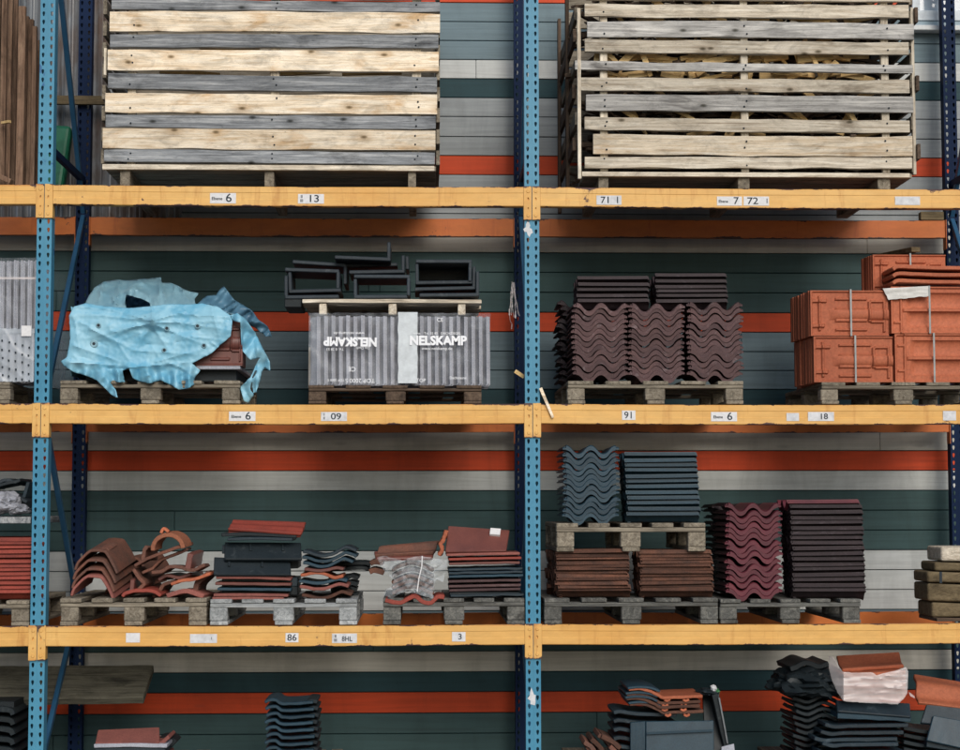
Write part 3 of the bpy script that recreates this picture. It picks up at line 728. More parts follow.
def wv(ox, oy, w, a, k=0): return z4(*[(ox+w*t, oy-a*v) for t, v in ((0,.1),(.12,-.1),(.3,-.7),(.5,-.6),(.68,.3),(.8,.95),(.92,.6),(1,.2))])
for k, (ox, oy, w, a, mt, lb) in enumerate(((530,244,250,24,'anthracite','topmost dark wavy tile of the small stack'),(526,270,255,24,'slateblue','second blue-black wavy tile of the small stack'),(530,296,235,22,'slateblue','third blue-black wavy tile of the small stack'),(536,326,185,8,'brownred','flat brown tile in the middle of the small stack'),(518,352,200,-14,'clay','bright orange tile in the middle of the small stack'),(512,382,225,12,'slateblue','blue edged wavy tile below the orange one'),(514,408,230,14,'rose','red wavy tile near the bottom of the small stack'),(524,448,235,18,'terra','terracotta wavy tile at the bottom of the small stack'))):
    ptile(wv(ox,oy,w,a), .018, .03+.008*(k%3), .36, M[mt], lb, grp, 'wavy_tile', dens=3)
for k, (a, b, c) in enumerate(((620,845,300),(640,838,322),(650,790,362),(650,785,392),(660,780,418),(665,785,446))):
    ptile(z4((a,c+8),(a+90,c),(b-30,c-4),(b,c+4)), .022, .34, .32, M['black'], 'dark tile end poking out behind the small stack, %s down' % ['first','second','third','fourth','fifth','sixth'][k], grp, 'curved_tile', dens=3)

# --- third shelf: pallet with the plastic bag
z5 = zq(4.69, 360, 500)
def q5(*c): return [(*z5((a, b))[0], y) for a, b, y in c]
grp = 'mixed tiles on the dark stained pallet'
slab(q5((68,262,.16),(345,248,.16),(372,182,.30),(98,208,.30)), .02, M['ridge'], 'brown red tile lying tilted behind the plastic bag', grp, wave=1.5, amp=.008)
slab(q5((75,275,.14),(340,268,.14),(350,228,.24),(66,240,.24)), .02, M['brownred'], 'second brown tile tilted under the upper one behind the bag', grp)
ptile(z5((48,300),(70,290),(110,296)), .028, .10, .3, M['terra'], 'upper terracotta tile end left of the plastic bag', grp, 'curved_tile', dens=3)
ptile(z5((44,338),(70,330),(112,342)), .030, .10, .3, M['terra'], 'lower terracotta tile end left of the plastic bag', grp, 'curved_tile', dens=3)
ptile(z5((118,470),(150,478),(190,482),(225,465),(258,452),(295,478),(335,482),(362,455),(396,456)), .024, .0, .36, M['red'], 'bright red wavy tile lying flat under the plastic bag', grp, 'wavy_tile', dens=3)
for k, yy in enumerate((420, 395, 370, 340, 310)):
    ptile(z5((150,yy+20),(190,yy),(240,yy-14),(290,yy-2),(345,yy+22)), .02, .08, .3, M['terra'], 'terracotta wavy tile inside the plastic bag, %s from below' % ['first','second','third','fourth','fifth'][k], grp, 'wavy_tile', dens=3)
slab(q5((400,242,.04),(686,238,.04),(702,140,.16),(414,120,.16)), .022, M['brownred'], 'glossy brown red tile leaning upright with a white label', grp)
x0,x1,z0,z1 = rect(*[z5((605,137))[0][0], z5((660,137))[0][0], z5((605,137))[0][1], z5((605,168))[0][1]], .105)
tl = P(*q5((632,152,.112))[0])
lab = MB(); lq = [P(*q) for q in q5((608,166,.118),(656,170,.114),(660,141,.150),(612,137,.150))]; nrm = (lq[1]-lq[0]).cross(lq[3]-lq[0]).normalized()
if nrm.y > 0: nrm = -nrm
lab.shell([[lq[0]+nrm*.012, lq[1]+nrm*.012],[lq[3]+nrm*.012, lq[2]+nrm*.012]], -nrm*.02)
leaner = [o for o in bpy.data.objects if o.get('label','').startswith('glossy brown red tile leaning')][0]
lab.build('paper_label', M['white'], leaner)
ptile(z5((372,262),(385,230),(380,205),(396,175),(404,142)), .022, .03, .16, M['clay'], 'orange broken edge piece left of the leaning brown tile', grp, 'broken_piece', dens=3, rough=.012)
for k, (a, b, yy, mt, lb) in enumerate(((405,750,254,'rose','grey pink edged tile directly under the leaning brown tile'),(415,757,275,'red','red tile, second under the leaning brown tile'),(418,750,296,'brownred','brown tile, third under the leaning brown tile'),(414,764,324,'anthracite','flaky blue-black tile, upper one in the right stack'),(416,764,340,'anthracite','flaky blue-black tile, second one in the right stack'),(418,766,356,'slateblue','thin blue-grey tile in the middle of the right stack'),(416,755,379,'purple','greyish pink tile, upper of three alike near the bottom'),(416,755,402,'purple','greyish pink tile, middle of three alike near the bottom'),(418,753,421,'purple','greyish pink tile, lowest of three alike near the bottom'),(424,770,446,'anthracite','blue-black tile at the bottom of the right stack'))):
    ptile(z5((a,yy+4),((a+b)/2,yy),(b,yy-3)), .015, .02+.004*(k%4), .36, M[mt], lb, grp, 'flat_tile', rough=.004 if mt == 'anthracite' else .0015)
ptile(z5((420,440),(590,440),(750,440)), .02, .03, .34, M['black'], 'black tile lowest on the dark stained pallet', grp, 'flat_tile')

# ------------------------------------------------------------------ loose sheets: tarpaulin, bags (cut to an outline)
def inside(x, y, poly):
    c = False; n = len(poly)
    for i in range(n):
        x1, y1 = poly[i]; x2, y2 = poly[(i+1)%n]
        if (y1 > y) != (y2 > y) and x < (x2-x1)*(y-y1)/(y2-y1)+x1: c = not c
    return c
def nearest(x, y, poly):
    best = None
    for i in range(len(poly)):
        x1, y1 = poly[i]; x2, y2 = poly[(i+1)%len(poly)]; dx, dy = x2-x1, y2-y1
        t = max(0, min(1, ((x-x1)*dx+(y-y1)*dy)/(dx*dx+dy*dy+1e-9))); qx, qy = x1+t*dx, y1+t*dy
        d = (qx-x)**2+(qy-y)**2
        if best is None or d < best[0]: best = (d, qx, qy)
    return best
def cloth(poly, depth, cell, mb=None, ragged=.5):
    """sheet with the given outline (px); depth(px,py) gives its distance so it folds in space"""
    rp = []
    for i in range(len(poly)):
        a = poly[i]; b = poly[(i+1)%len(poly)]; L = math.hypot(b[0]-a[0], b[1]-a[1]); n = max(1, int(L/2.2))
        for k in range(n):
            t = k/n; rp.append((a[0]+(b[0]-a[0])*t+ragged*noise.noise((a[0]+k*2.1,a[1],1)), a[1]+(b[1]-a[1])*t+ragged*noise.noise((a[0]+k*2.1,a[1],9))))
    poly = rp
    xs = [p[0] for p in poly]; ys = [p[1] for p in poly]
    x0, y0 = min(xs)-cell, min(ys)-cell; nx = int((max(xs)-x0)/cell)+2; ny = int((max(ys)-y0)/cell)+2
    idx = {}; vs = []; fs = []
    def vid(i, j):
        if (i,j) not in idx: idx[(i,j)] = len(vs); vs.append([x0+i*cell, y0+j*cell])
        return idx[(i,j)]
    for i in range(nx):
        for j in range(ny):
            if inside(x0+(i+.5)*cell, y0+(j+.5)*cell, poly): fs.append((vid(i,j),vid(i+1,j),vid(i+1,j+1),vid(i,j+1)))
    cnt = {}
    for f in fs:
        for a, b in zip(f, f[1:]+f[:1]): e = (min(a,b),max(a,b)); cnt[e] = cnt.get(e,0)+1
    for e, c in cnt.items():
        if c == 1:
            for q in e:
                d, qx, qy = nearest(vs[q][0], vs[q][1], poly)
                if d < (cell*1.3)**2: vs[q] = [qx, qy]
    mb = mb or MB()
    mb.add([P(a, b, depth(a, b)) for a, b in vs], fs)
    return mb
def ridged(x, y, s, seed):
    return 1-abs(noise.noise((x*s, y*s, seed)))*2
z8 = zq(4.364, 60, 270)
tr = empty('tarpaulin', ((cx(150,390,0)), .3, Z_tarp), 'torn bleached blue tarpaulin draped over red tiles on a pallet', 'tarpaulin')
front = z8((40,200),(60,160),(110,145),(200,158),(300,166),(380,160),(470,148),(560,150),(620,146),(690,160),(742,198),(752,222),(745,290),(705,322),(660,365),(610,390),(576,408),(612,438),(590,468),(585,500),(560,515),(520,522),(480,500),(440,482),(390,496),(345,486),(318,470),(300,428),(272,440),(284,490),(218,488),(240,520),(252,560),(225,545),(195,515),(160,482),(118,462),(60,445),(18,420),(4,398),(30,380),(44,300))
def creases(lst, sc=4.364, ox=60, oy=270):
    pts = [(ox+a/sc, oy+b/sc, ox+c/sc, oy+d/sc, w_, h_) for a, b, c, d, w_, h_ in lst]
    def f(x, y):
        t = 0
        for x1, y1, x2, y2, w_, h_ in pts:
            w_ = w_*1.15; h_ = h_*.72
            dx, dy = x2-x1, y2-y1; L2 = dx*dx+dy*dy; u = ((x-x1)*dx+(y-y1)*dy)/L2
            u = max(0, min(1, u)); q = math.hypot(x-x1-u*dx, y-y1-u*dy)
            if q < 5*w_: t += h_*(math.exp(-q/w_)-.0067)*(1-.75*u)
        return t
    return f
cf = creases([(392,222,60,185,2.6,.022),(400,232,110,300,2.6,.024),(395,220,190,165,2.2,.030),(400,215,300,160,2.0,.026),(405,215,480,150,2.0,.028),(410,220,590,165,2.4,.032),
              (415,230,720,225,2.6,.026),(415,240,650,335,2.6,.030),(405,245,480,360,2.4,.026),(395,245,330,345,2.4,.026),(400,210,400,150,1.8,.03),(385,235,250,260,2.2,.02),
              (130,255,325,352,2.0,.022),(325,352,660,372,2.4,.018),(40,402,300,420,2.2,.03),(300,425,585,402,2.2,.034),(60,205,95,395,3.0,.02),(660,160,700,320,2.6,.022),
              (545,235,745,262,2.0,.018),(520,190,730,205,2.0,.02),(60,330,260,400,2.0,.018),(420,400,640,340,2.0,.02),(75,160,380,185,2.2,.02)])
rg = random.Random(5); fl = []
for k in range(60):
    a, b = rg.uniform(40,720), rg.uniform(150,490); an = R(rg.choice((rg.uniform(-35,35), rg.uniform(-80,80)))); L_ = rg.uniform(40,170)
    fl.append((a, b, a+L_*math.cos(an), b+L_*math.sin(an), rg.uniform(.9,1.7), rg.choice((1,1,-1))*rg.uniform(.006,.014)))
fine = creases(fl)
def dfront(x, y):
    v = (y-303)/70.0
    d = -.022 + .035*max(0, .18-v)/.18 + .06*max(0, -v+.02)
    d += .016*noise.noise((x*.035,y*.05,3)) - cf(x, y)
    d += .0025*noise.noise((x*.28,y*.28,2)) - fine(x, y)
    hem = max(0, min(1, (v-.84)/.2))
    return d + hem*(.022*math.sin(x*.42+2.2*noise.noise((x*.05,y*.03,9))) + .02*noise.noise((x*.16,y*.12,21)))
m1 = cloth(front, dfront, 1.15)
mo = m1.build('front_sheet', M['tarp'], tr, smooth=True); mo.modifiers.new('solid','SOLIDIFY').thickness = .003
right = z8((742,196),(775,190),(810,215),(850,270),(885,345),(916,400),(917,440),(892,428),(880,445),(872,482),(856,538),(842,530),(838,480),(862,440),(850,440),(838,470),(830,520),(846,545),(822,580),(802,572),(785,512),(830,470),(852,420),(872,382),(830,392),(792,350),(786,228),(752,222))
def dright(x, y):
    v = (y-315)/90.0
    return .0+.05*noise.noise((x*.07,y*.07,31))+.03*ridged(x,y*.4,.09,5)**2+.10*max(0,(x-240)/30.0)
mo = cloth(right, dright, 1.3).build('torn_flap', M['tarp'], tr, smooth=True); mo.modifiers.new('solid','SOLIDIFY').thickness = .003
topp = z8((108,148),(128,108),(150,76),(190,50),(240,42),(300,44),(360,38),(440,32),(446,56),(480,54),(510,66),(560,92),(605,100),(588,125),(592,150),(596,178),(480,188),(404,190),(392,142),(352,124),(312,112),(286,108),(284,134),(296,190),(200,190),(116,180))
ct = creases([(190,48,165,160,2.4,.06),(262,42,246,170,2.4,.07),(440,34,424,160,2.2,.08),(504,62,486,150,2.0,.06),(530,84,604,104,1.8,.05),(300,62,430,52,2.0,.05),(520,70,570,150,2.0,.05),
              (330,80,400,130,2.2,.06),(290,100,330,60,2.2,.05),(150,80,230,120,2.2,.05),(450,90,470,160,2.0,.06),(350,50,410,90,2.0,.04)])
fl = []
for k in range(46):
    a, b = rg.uniform(100,600), rg.uniform(30,180); an = R(rg.choice((rg.uniform(55,125), rg.uniform(-40,40)))); L_ = rg.uniform(30,110)
    fl.append((a, b, a+L_*math.cos(an), b+L_*math.sin(an), rg.uniform(.9,1.8), rg.choice((1,1,-1))*rg.uniform(.008,.02)))
fine_top = creases(fl)
inner = z8((270,100),(410,108),(420,190),(270,190))
mo = cloth(inner, lambda x, y: .56+.04*noise.noise((x*.2,y*.2,5)), 2.0).build('hole_shade_sheet', M['tarp_dark'], tr, smooth=True); mo.modifiers.new('solid','SOLIDIFY').thickness = .003  # dark sheet added behind the opening, its colour giving the shade inside
def dtop(x, y):
    v = (y-277)/32.0
    return .10+.40*max(0,1-v)**1.2+.03*noise.noise((x*.05,y*.06,41)) - 1.5*ct(x, y) - 2.6*fine_top(x, y)
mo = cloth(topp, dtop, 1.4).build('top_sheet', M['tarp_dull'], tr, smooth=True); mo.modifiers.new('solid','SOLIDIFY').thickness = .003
flap = z8((600,146),(640,112),(682,108),(700,82),(716,70),(732,92),(760,130),(800,152),(838,180),(868,218),(908,248),(926,292),(900,290),(850,252),(790,225),(742,198),(690,166))
def dflap(x, y): return .10+.05*noise.noise((x*.1,y*.12,55))+.05*ridged(x*.8+y*.8,y*.2,.09,15)**2+.12*max(0,1-(y-285)/20.0)
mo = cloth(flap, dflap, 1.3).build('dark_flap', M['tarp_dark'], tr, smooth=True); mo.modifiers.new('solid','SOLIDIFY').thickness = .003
for (a, b) in ((148,322),(455,350),(628,330),(600,245),(168,242),(466,255)):      # eyelets
    px, py = z8((a,b))[0]; c = P(px, py, dfront(px,py)-.004); e = MB(); vs = []
    for rr, dy in ((.024 if a == 148 else .016,0),(.018 if a == 148 else .011,-.004),(.009,-.003)):
        vs += [(c.x+math.cos(t*math.pi/8)*rr, c.y+dy, c.z+math.sin(t*math.pi/8)*rr) for t in range(16)]
    e.add(vs, [(k*16+t,k*16+(t+1)%16,(k+1)*16+(t+1)%16,(k+1)*16+t) for k in (0,1) for t in range(16)], 0).add(vs[32:], [tuple(range(16))], 1)
    e.build('eyelet', [M['tarp_dull'], M['ink']], tr)
# sheet over the top and the far sides so the bundle is closed
z_t = P(150, 303, .0).z; x_l, x_r = cx(76,340,.05), cx(236,340,.05)
rows = []
for j in range(13):
    yv = .035+.95*j/12; rows.append([(x_l+(x_r-x_l)*i/24, yv, z_t-.06+.015*noise.noise((i*.5,j*.6,61))+.01*math.sin(i/24*math.pi)) for i in range(25)])
mo = MB().grid(rows).build('cover_sheet', M['tarp_dull'], tr, smooth=True); mo.modifiers.new('solid','SOLIDIFY').thickness = .003
rows = [[(x_l-.02+.02*noise.noise((i*.5,j*.7,71)), .02+.95*i/16, Z_tarp+.03+(z_t-.02-Z_tarp-.03)*j/8) for i in range(17)] for j in range(9)]
mo = MB().grid(rows).build('side_sheet', M['tarp'], tr, smooth=True); mo.modifiers.new('solid','SOLIDIFY').thickness = .003

# ------------------------------------------------------------------ clay tiles with moulded faces
def clay_mesh(mat, kind):
    """tile standing on its long side, face towards -y: 0.43 wide, 0.25 high; kind 0 shows the back, 1 the channelled front"""
    W_, H_, T = .43, .25, .022; mb = MB()
    nx, nz = 64, 40; rows = []
    def h(u, v):
        x, z = u*W_, v*H_; q = 0
        if kind == 1:
            for c in (.075, .175):
                d = abs(z-c)/.042
                if d < 1 and x > .085: q -= .013*math.sqrt(1-d*d)*min(1,(x-.085)/.03)
            if x < .012 or z < .010 or z > H_-.010: q += .006
            if .05 < x < .062: q += .006
            if abs(z-.125) < .008 and x > .07: q += .005
            if .02 < x < .05 and (abs(z-.06) < .008 or abs(z-.19) < .008): q += .005
        else:
            if x < .012 or z < .010 or z > H_-.012: q += .006
            if .045 < x < .058 and .03 < z < .22: q += .007
            if abs(z-.195) < .009 and .012 < x < .09: q += .008
            if abs(z-.055) < .009 and .012 < x < .08: q += .008
            for c in (.035, .085, .15, .205):
                if abs(z-c) < .006 and .14 < x < .31: q += .007
            d = abs(z-.12)/.03
            if d < 1 and x > .10: q += .010*math.sqrt(1-d*d)*min(1,max(0,(x-.10)/.05))
            if .32 < x < .333 and .08 < z < .19: q += .008
            if .333 < x < .40 and (abs(z-.19) < .007 or abs(z-.08) < .007): q += .008
            if .40 < x < .412 and .02 < z < .19: q += .007
        return q*1.7
    for j in range(nz+1):
        rows.append([((i/nx-.5)*W_, -h(i/nx, j/nz), j/nz*H_) for i in range(nx+1)])
    mb.shell(rows, lambda r, c: Vector((0, T+h(c/nx, r/nz)*1.0, 0)))
    o = mb.build('clay_tile_source', mat, org=Vector((0,0,0))); me = o.data; bpy.data.objects.remove(o); return me
CM = {0: clay_mesh(M['clay'], 0), 1: clay_mesh(M['clay'], 1), 2: clay_mesh(M['brownred'], 0)}
strap_m = plain('steel_strap', (.30,.33,.33), .4, .2, spec=.6)
def bundle(px0, px1, pyt, pyb, Y0, kind, n, nm, zb=None, strap_px=None):
    x0,x1,z0,z1 = rect(px0,px1,pyt,pyb,Y0)
    if zb is not None: z0 = zb
    sx, sz = (x1-x0)/.43, (z1-z0)/.25
    for k in range(n):
        o = place(CM[kind], 'clay_tile', ((x0+x1)/2-.006*k*.4+rnd(-.003,.003), Y0+k*.036, z0+.0005), (0,0,R(rnd(-.4,.4))), 'orange clay tile standing %s of the %s' % (['at the front','second from the front','third from the front','fourth from the front','fifth from the front','sixth from the front','seventh from the front','eighth from the front','ninth from the front','tenth from the front','eleventh from the front','twelfth from the front'][k], nm), 'orange clay tiles strapped in bundles', 'roof tile')
        o.scale = (sx*rnd(.992,1.004), 1, sz*rnd(.985,1.0))
    if strap_px:
        xs = cx(strap_px, (pyt+pyb)/2, Y0); ye = Y0+n*.036+.01; mb = MB()
        mb.box(xs-.005, xs+.005, Y0-.0265, Y0-.0245, z0-.001, z1+.002); mb.box(xs-.005, xs+.005, Y0-.0265, ye, z1+.0022, z1+.0042); mb.box(xs-.005, xs+.005, ye+.0002, ye+.0022, z0-.001, z1+.002)
        mb.thing('steel_strap', strap_m, 'grey steel strap around the %s' % nm, 'strap', 'straps around the clay tile bundles')
    return z1
zc1 = bundle(814, 893, 336.5, 378.8, .02, 0, 12, 'lower left clay bundle', zb=Z_cla, strap_px=854.5)
bundle(895, 971, 334, 378.8, .02, 1, 4, 'lower right clay bundle', zb=Z_cla, strap_px=933)
bundle(810, 888, 290.5, 334.5, .02, 0, 12, 'upper left clay bundle', zb=zc1+.002, strap_px=850)
bundle(890.5, 966, 287, 333, .02, 1, 4, 'upper right clay bundle', zb=P(930,334,.02).z+.002, strap_px=928.5)
zc2 = P(850,290,.02).z
for nm, a, b, zb, yy in (('lower rear clay bundle', 799, 872, Z_cla, .55), ('upper rear clay bundle', 797, 870, zc1+.002, .55)):
    x0 = cx(a,340,yy); x1 = cx(b,340,yy)
    for k in range(7):
        o = place(CM[0], 'clay_tile', ((x0+x1)/2+.004*k, yy+k*.036, zb+.0005), (0,0,0), 'orange clay tile standing %s of the %s' % (['at the front','second','third','fourth','fifth','sixth','seventh'][k], nm), 'orange clay tiles strapped in bundles', 'roof tile'); o.scale.z = .97
bundle(872, 945, 254.5, 288, .28, 0, 6, 'small top clay bundle', zb=zc2+.003, strap_px=909.5)
zq7 = zq(3.41, 740, 220)
for k, (yy, lb) in enumerate(((160,'topmost'),(184,'middle'),(208,'lowest'))):
    ptile(zq7((522,yy+8),(545,yy-2),(640,yy+2),(800,yy+4)), .022, .03, .24, M['clay'], '%s of three orange tiles lying flat on the right clay bundle' % lb, 'orange tiles lying on the clay bundles', 'flat_tile', dens=4)
pl = [P(*q) for q in ((888.5,300,.0),(929,296,.0),(929,286,.0),(882.5,288.5,.0))]
rows = []
for j in range(9):
    v = j/8; row = []
    for i in range(17):
        u = i/16; p = pl[0].lerp(pl[1],u).lerp(pl[3].lerp(pl[2],u),v); row.append((p.x+.004*noise.noise((u*5,v*4,2)), -.004-.006*noise.noise((u*4,v*3,7)), p.z+.006*noise.noise((u*6,0,5))*(1-v)))
    rows.append(row)
rows.append([(x, .12, z+.008) for x, y, z in rows[-1]])
MB().shell(rows, Vector((0,.003,.0))).thing('paper_sheet', plain('white_paper', (.66,.65,.62), .8), 'white paper sheet folded over the upper right clay bundle', 'paper')
st = P(895, 252, .3); en = P(918, 248.5, .2)
MB().bar(P(880,256.5,.85), P(916,249.5,.25), .055, .03).thing('timber_batten', M['timber'], 'short tan timber batten lying on top of the orange clay tiles', 'batten', bevel=.003)

# red tiles under the tarpaulin
xa, xb = cx(190,345,.06), cx(243,345,.06)
for k in range(6):
    o = place(CM[2], 'clay_tile', ((cx(196,345,.06)+xb)/2, .05+.034*k, P(220,366,.06).z), (0,R(0),0), 'brown red clay tile under the torn tarpaulin, %s from the front' % ['first','second','third','fourth','fifth','sixth'][k], 'tiles under the blue tarpaulin', 'roof tile')
    o.scale = (.62, 1, (P(220,318,.06).z-P(220,366,.06).z)/.25)
MB().box(cx(78,368,.05), cx(240.5,368,.05), .03, .95, P(220,369.5,.05).z, P(220,366.3,.05).z).thing('packing_board', M['grit'], 'pale grey board between the tarpaulin tiles and their pallet', 'board', bevel=.002)
MB().box(cx(84,375,.05), cx(236,375,.05), .10, .94, Z_tarp+.0005, P(220,369.7,.05).z).thing('tile_layer', M['black'], 'packed tile layer coloured black for the shadow below the grey board', 'roof tiles', bevel=.004)  # black colour stands in for the shade under the board
for k, a in enumerate((80, 117, 154)):
    for r_ in range(2):
        MB().box(cx(a,340,.08), cx(a+36.5,340,.08), .075+r_*.42, .48+r_*.42, P(220,366,.05).z+.0005, z_t-.085).thing('tile_bundle', M['brownred'], 'brown red tile bundle hidden under the tarpaulin, %s %s' % (['left','middle','right'][k], ['front','rear'][r_]), 'tile bundle', 'bundles under the tarpaulin', bevel=.004)

# ------------------------------------------------------------------ film wrapped packs of standing tiles
def pack(px0, px1, pyt, pyb, n, Y0, zb, what, grp, mat='grit', rows=1):
    x0,x1,z0,z1 = rect(px0,px1,pyt,pyb,Y0); z0 = zb
    p = (x1-x0)/n; me = wavy(mat); out = []
    for k in range(n):
        o = place(me, 'wavy_tile', (x0+p*(k+.5)-.02, Y0+.165, (z0+z1)/2+rnd(-.004,.004)), (R(90), 0, R(90)), 'grey tile on end, %s from the left in the %s' % (CARD[k], what), grp)
        o.rotation_euler = Matrix(((0,0,1),(1,0,0),(0,1,0))).to_euler()
        o.scale.y = (z1-z0)/.425; o.location.x = x0+p*(k+.5)-.03
    return x0,x1,z0,z1
CARD = ['first','second','third','fourth','fifth','sixth','seventh','eighth','ninth','tenth','eleventh','twelfth','thirteenth','fourteenth','fifteenth','sixteenth','seventeenth','eighteenth','nineteenth','twentieth','twenty-first','twenty-second','twenty-third','twenty-fourth','twenty-fifth']
x0,x1,z0,z1 = pack(311, 488, 315.5, 385.5, 24, .03, Z_nel, 'wide film wrapped pack', 'grey tiles in the film wrapped pack')
wr = empty('film_wrap', ((x0+x1)/2, .5, Z_nel), 'clear shrink film with white lettering around the pack of grey tiles', 'packaging')
def film_box(x0, x1, y0, y1, z0, z1, parent, mat, seed, name='film'):
    mb = MB(); nx, nz = 70, 36
    def wob(a, b, q): return .007*noise.noise((a*9,b*9,seed+q))+.006*(ridged(a*3+b*2.4,b*2,3.0,seed+q)**4)
    mb.grid([[(x0+(x1-x0)*i/nx, y0-wob(x0+(x1-x0)*i/nx,z0+(z1-z0)*j/nz,0), z0+(z1-z0)*j/nz+(.006*noise.noise((i*.4,j,seed)) if j in (0,nz) else 0)) for i in range(nx+1)] for j in range(nz+1)])
    for xx in (x0, x1): mb.grid([[(xx+wob(i*.1,j*.05,3), y0+(y1-y0)*i/20, z0+(z1-z0)*j/14) for i in range(21)] for j in range(15)])
    mb.grid([[(x0+(x1-x0)*i/30, y0+(y1-y0)*j/12, z1+.4*wob(i*.1,j*.1,5)) for i in range(31)] for j in range(13)])
    return mb.build(name, mat, parent, smooth=True)
film_box(x0-.012, x1+.012, .012, .9, Z_nel+.004, z1+.012, wr, M['film'], 3)
bx0,bx1,_,_ = rect(398,417.5,316,384,.0)
rows = [[(bx0+(bx1-bx0)*i/6+.004*noise.noise((j*.3,i,4)), -.004-.003*noise.noise((i*.7,j*.3,8)), z0+.012+(z1-z0+.004)*j/24) for i in range(7)] for j in range(25)]
MB().shell(rows, Vector((0,.0015,0))).build('paper_band', plain('pale_band', (.62,.67,.70), .6), wr, smooth=True)
def lettering(body, pxc, pyc, hpx, rot=0, sq=1.0, bold=.0, name='lettering'):
    p = P(pxc, pyc, -.006); mb = MB(); text_mesh(mb, body, p.x, -.0095, p.z, hpx/174.6, 0, rot, sq, bold=bold)
    return mb.build(name, M['print_white'], wr)
lettering('NELSKAMP', 438, 341, 12.4, 0, .95, .0034)
lettering('NELSKAMP', 350.5, 341.3, 11.8, math.pi-.015, .93, .0034)
lettering('www.nelskamp.de', 349, 333.3, 4.2, math.pi)
lettering('Tel. 0 28 53', 335, 349.2, 3.6, math.pi); lettering('Die Dach', 363, 348, 3.6, math.pi)
lettering('www.nelskamp.de', 437, 348.6, 4.2)
lettering('www.   Tel. 02 85   DACHZIEGEL', 437, 333.5, 3.4)
lettering('TOP 2000 S', 360, 380.5, 6.0, math.pi); lettering('CE', 352, 369, 6.5, math.pi)
lettering('TOP 2000 S', 336, 380, 3.4, math.pi); lettering('CE', 440, 320, 5.5)
lettering('Dachsteine', 458, 378, 3.8); lettering('TOP', 421, 380.5, 5.0)
# far left pack, two tiers
xl = pack(-62, 33.5, 334, 384, 13, .04, zp, 'lower tier by the post', 'grey tiles wrapped at the left edge')
xu = pack(-62, 36, 260, 333, 14, .07, P(0,333.5,.07).z, 'upper tier by the post', 'grey tiles wrapped at the left edge')
wl = empty('film_wrap', (xl[0], .5, zp), 'milky crinkled film around the two-tier pack left of the post', 'packaging')
film_box(xl[0]-.01, xl[1]+.008, .02, .9, zp+.004, xl[3]+.03, wl, M['film_milky'], 13)
film_box(xu[0]-.01, xu[1]+.01, .05, .9, xu[2], xu[3]+.01, wl, M['film'], 23)
MB().box(xu[0]-.01, xu[1]+.012, .043, .0455, P(20,279.5,.05).z, P(20,277.2,.05).z).build('strap', M['film_white'], wl)
MB().box(cx(21,330,.0), cx(31,330,.0), .0085, .0105, P(26,336,.0).z, P(26,325.5,.0).z).build('paper_label', M['white'], wl)
for i in range(5):
    for j in range(5):
        px, py = 2.5+i*6.6+rnd(-.5,.5), 341+j*8.6+i*1.6+rnd(-.8,.8)
        if px < 33: MB().bar(P(px,py-1,.012), P(px,py+1,.012), .009, .002, (0,1,0)).build('punched_hole', M['ink'], wl)

# ------------------------------------------------------------------ verge tiles on the upturned pallet above the pack
z6 = zq(4.364, 270, 235)
x0,x1,z0,z1 = rect(301.5, 482, 299.5, 314.5, .02); zv = z1; zdk = P(390, 304, .02).z
pr = empty('pallet', ((x0+x1)/2, .5, z0), 'thin pale pallet carrying the dark verge tiles above the wrapped pack', 'pallet', 'wooden pallets on the rack')
for k in range(7):
    y = .02+k*.145; MB().plank('x', x0+rnd(-.01,.01), x1+rnd(-.01,.01), y, y+.12, zdk+.004, zv, .003, 8, bow=.004).build('deck_board', M['mid_x'], pr, bevel=.003)
for a, b in ((319,326.5),(388.5,396.5),(458,465.5)):
    MB().plank('y', .03, 1.0, cx(a,308,.02), cx(b,308,.02), z0, zdk+.003, .002, 4, bow=0).build('skid', M['mid_y'], pr, bevel=.003)
grp = 'dark verge tiles on the thin pallet'
def verge(plate, leg, Y0, L, lb, th=.021):
    """angled verge tile: a flat plate with one leg along an end"""
    mb = MB()
    for seg, t_ in ((plate, th), (leg, th*.95)):
        a, b = z6(*seg); A_, B_ = P(*a, Y0), P(*b, Y0)
        d = (B_-A_).normalized(); n = Vector((-d.z,0,d.x))*t_/2
        if seg is leg: L_, ya = L-.002, .001
        else: L_, ya = L, 0
        vs = [A_-n+Vector((0,ya,0)), B_-n+Vector((0,ya,0)), B_+n+Vector((0,ya,0)), A_+n+Vector((0,ya,0))]
        vs += [v+Vector((0,L_,0)) for v in vs]
        mb.add(vs, [(0,1,2,3),(4,5,6,7),(0,1,5,4),(1,2,6,5),(2,3,7,6),(3,0,4,7)])
    return mb.thing('verge_tile', M['charcoal'], lb, 'roof tile', grp, bevel=.004)
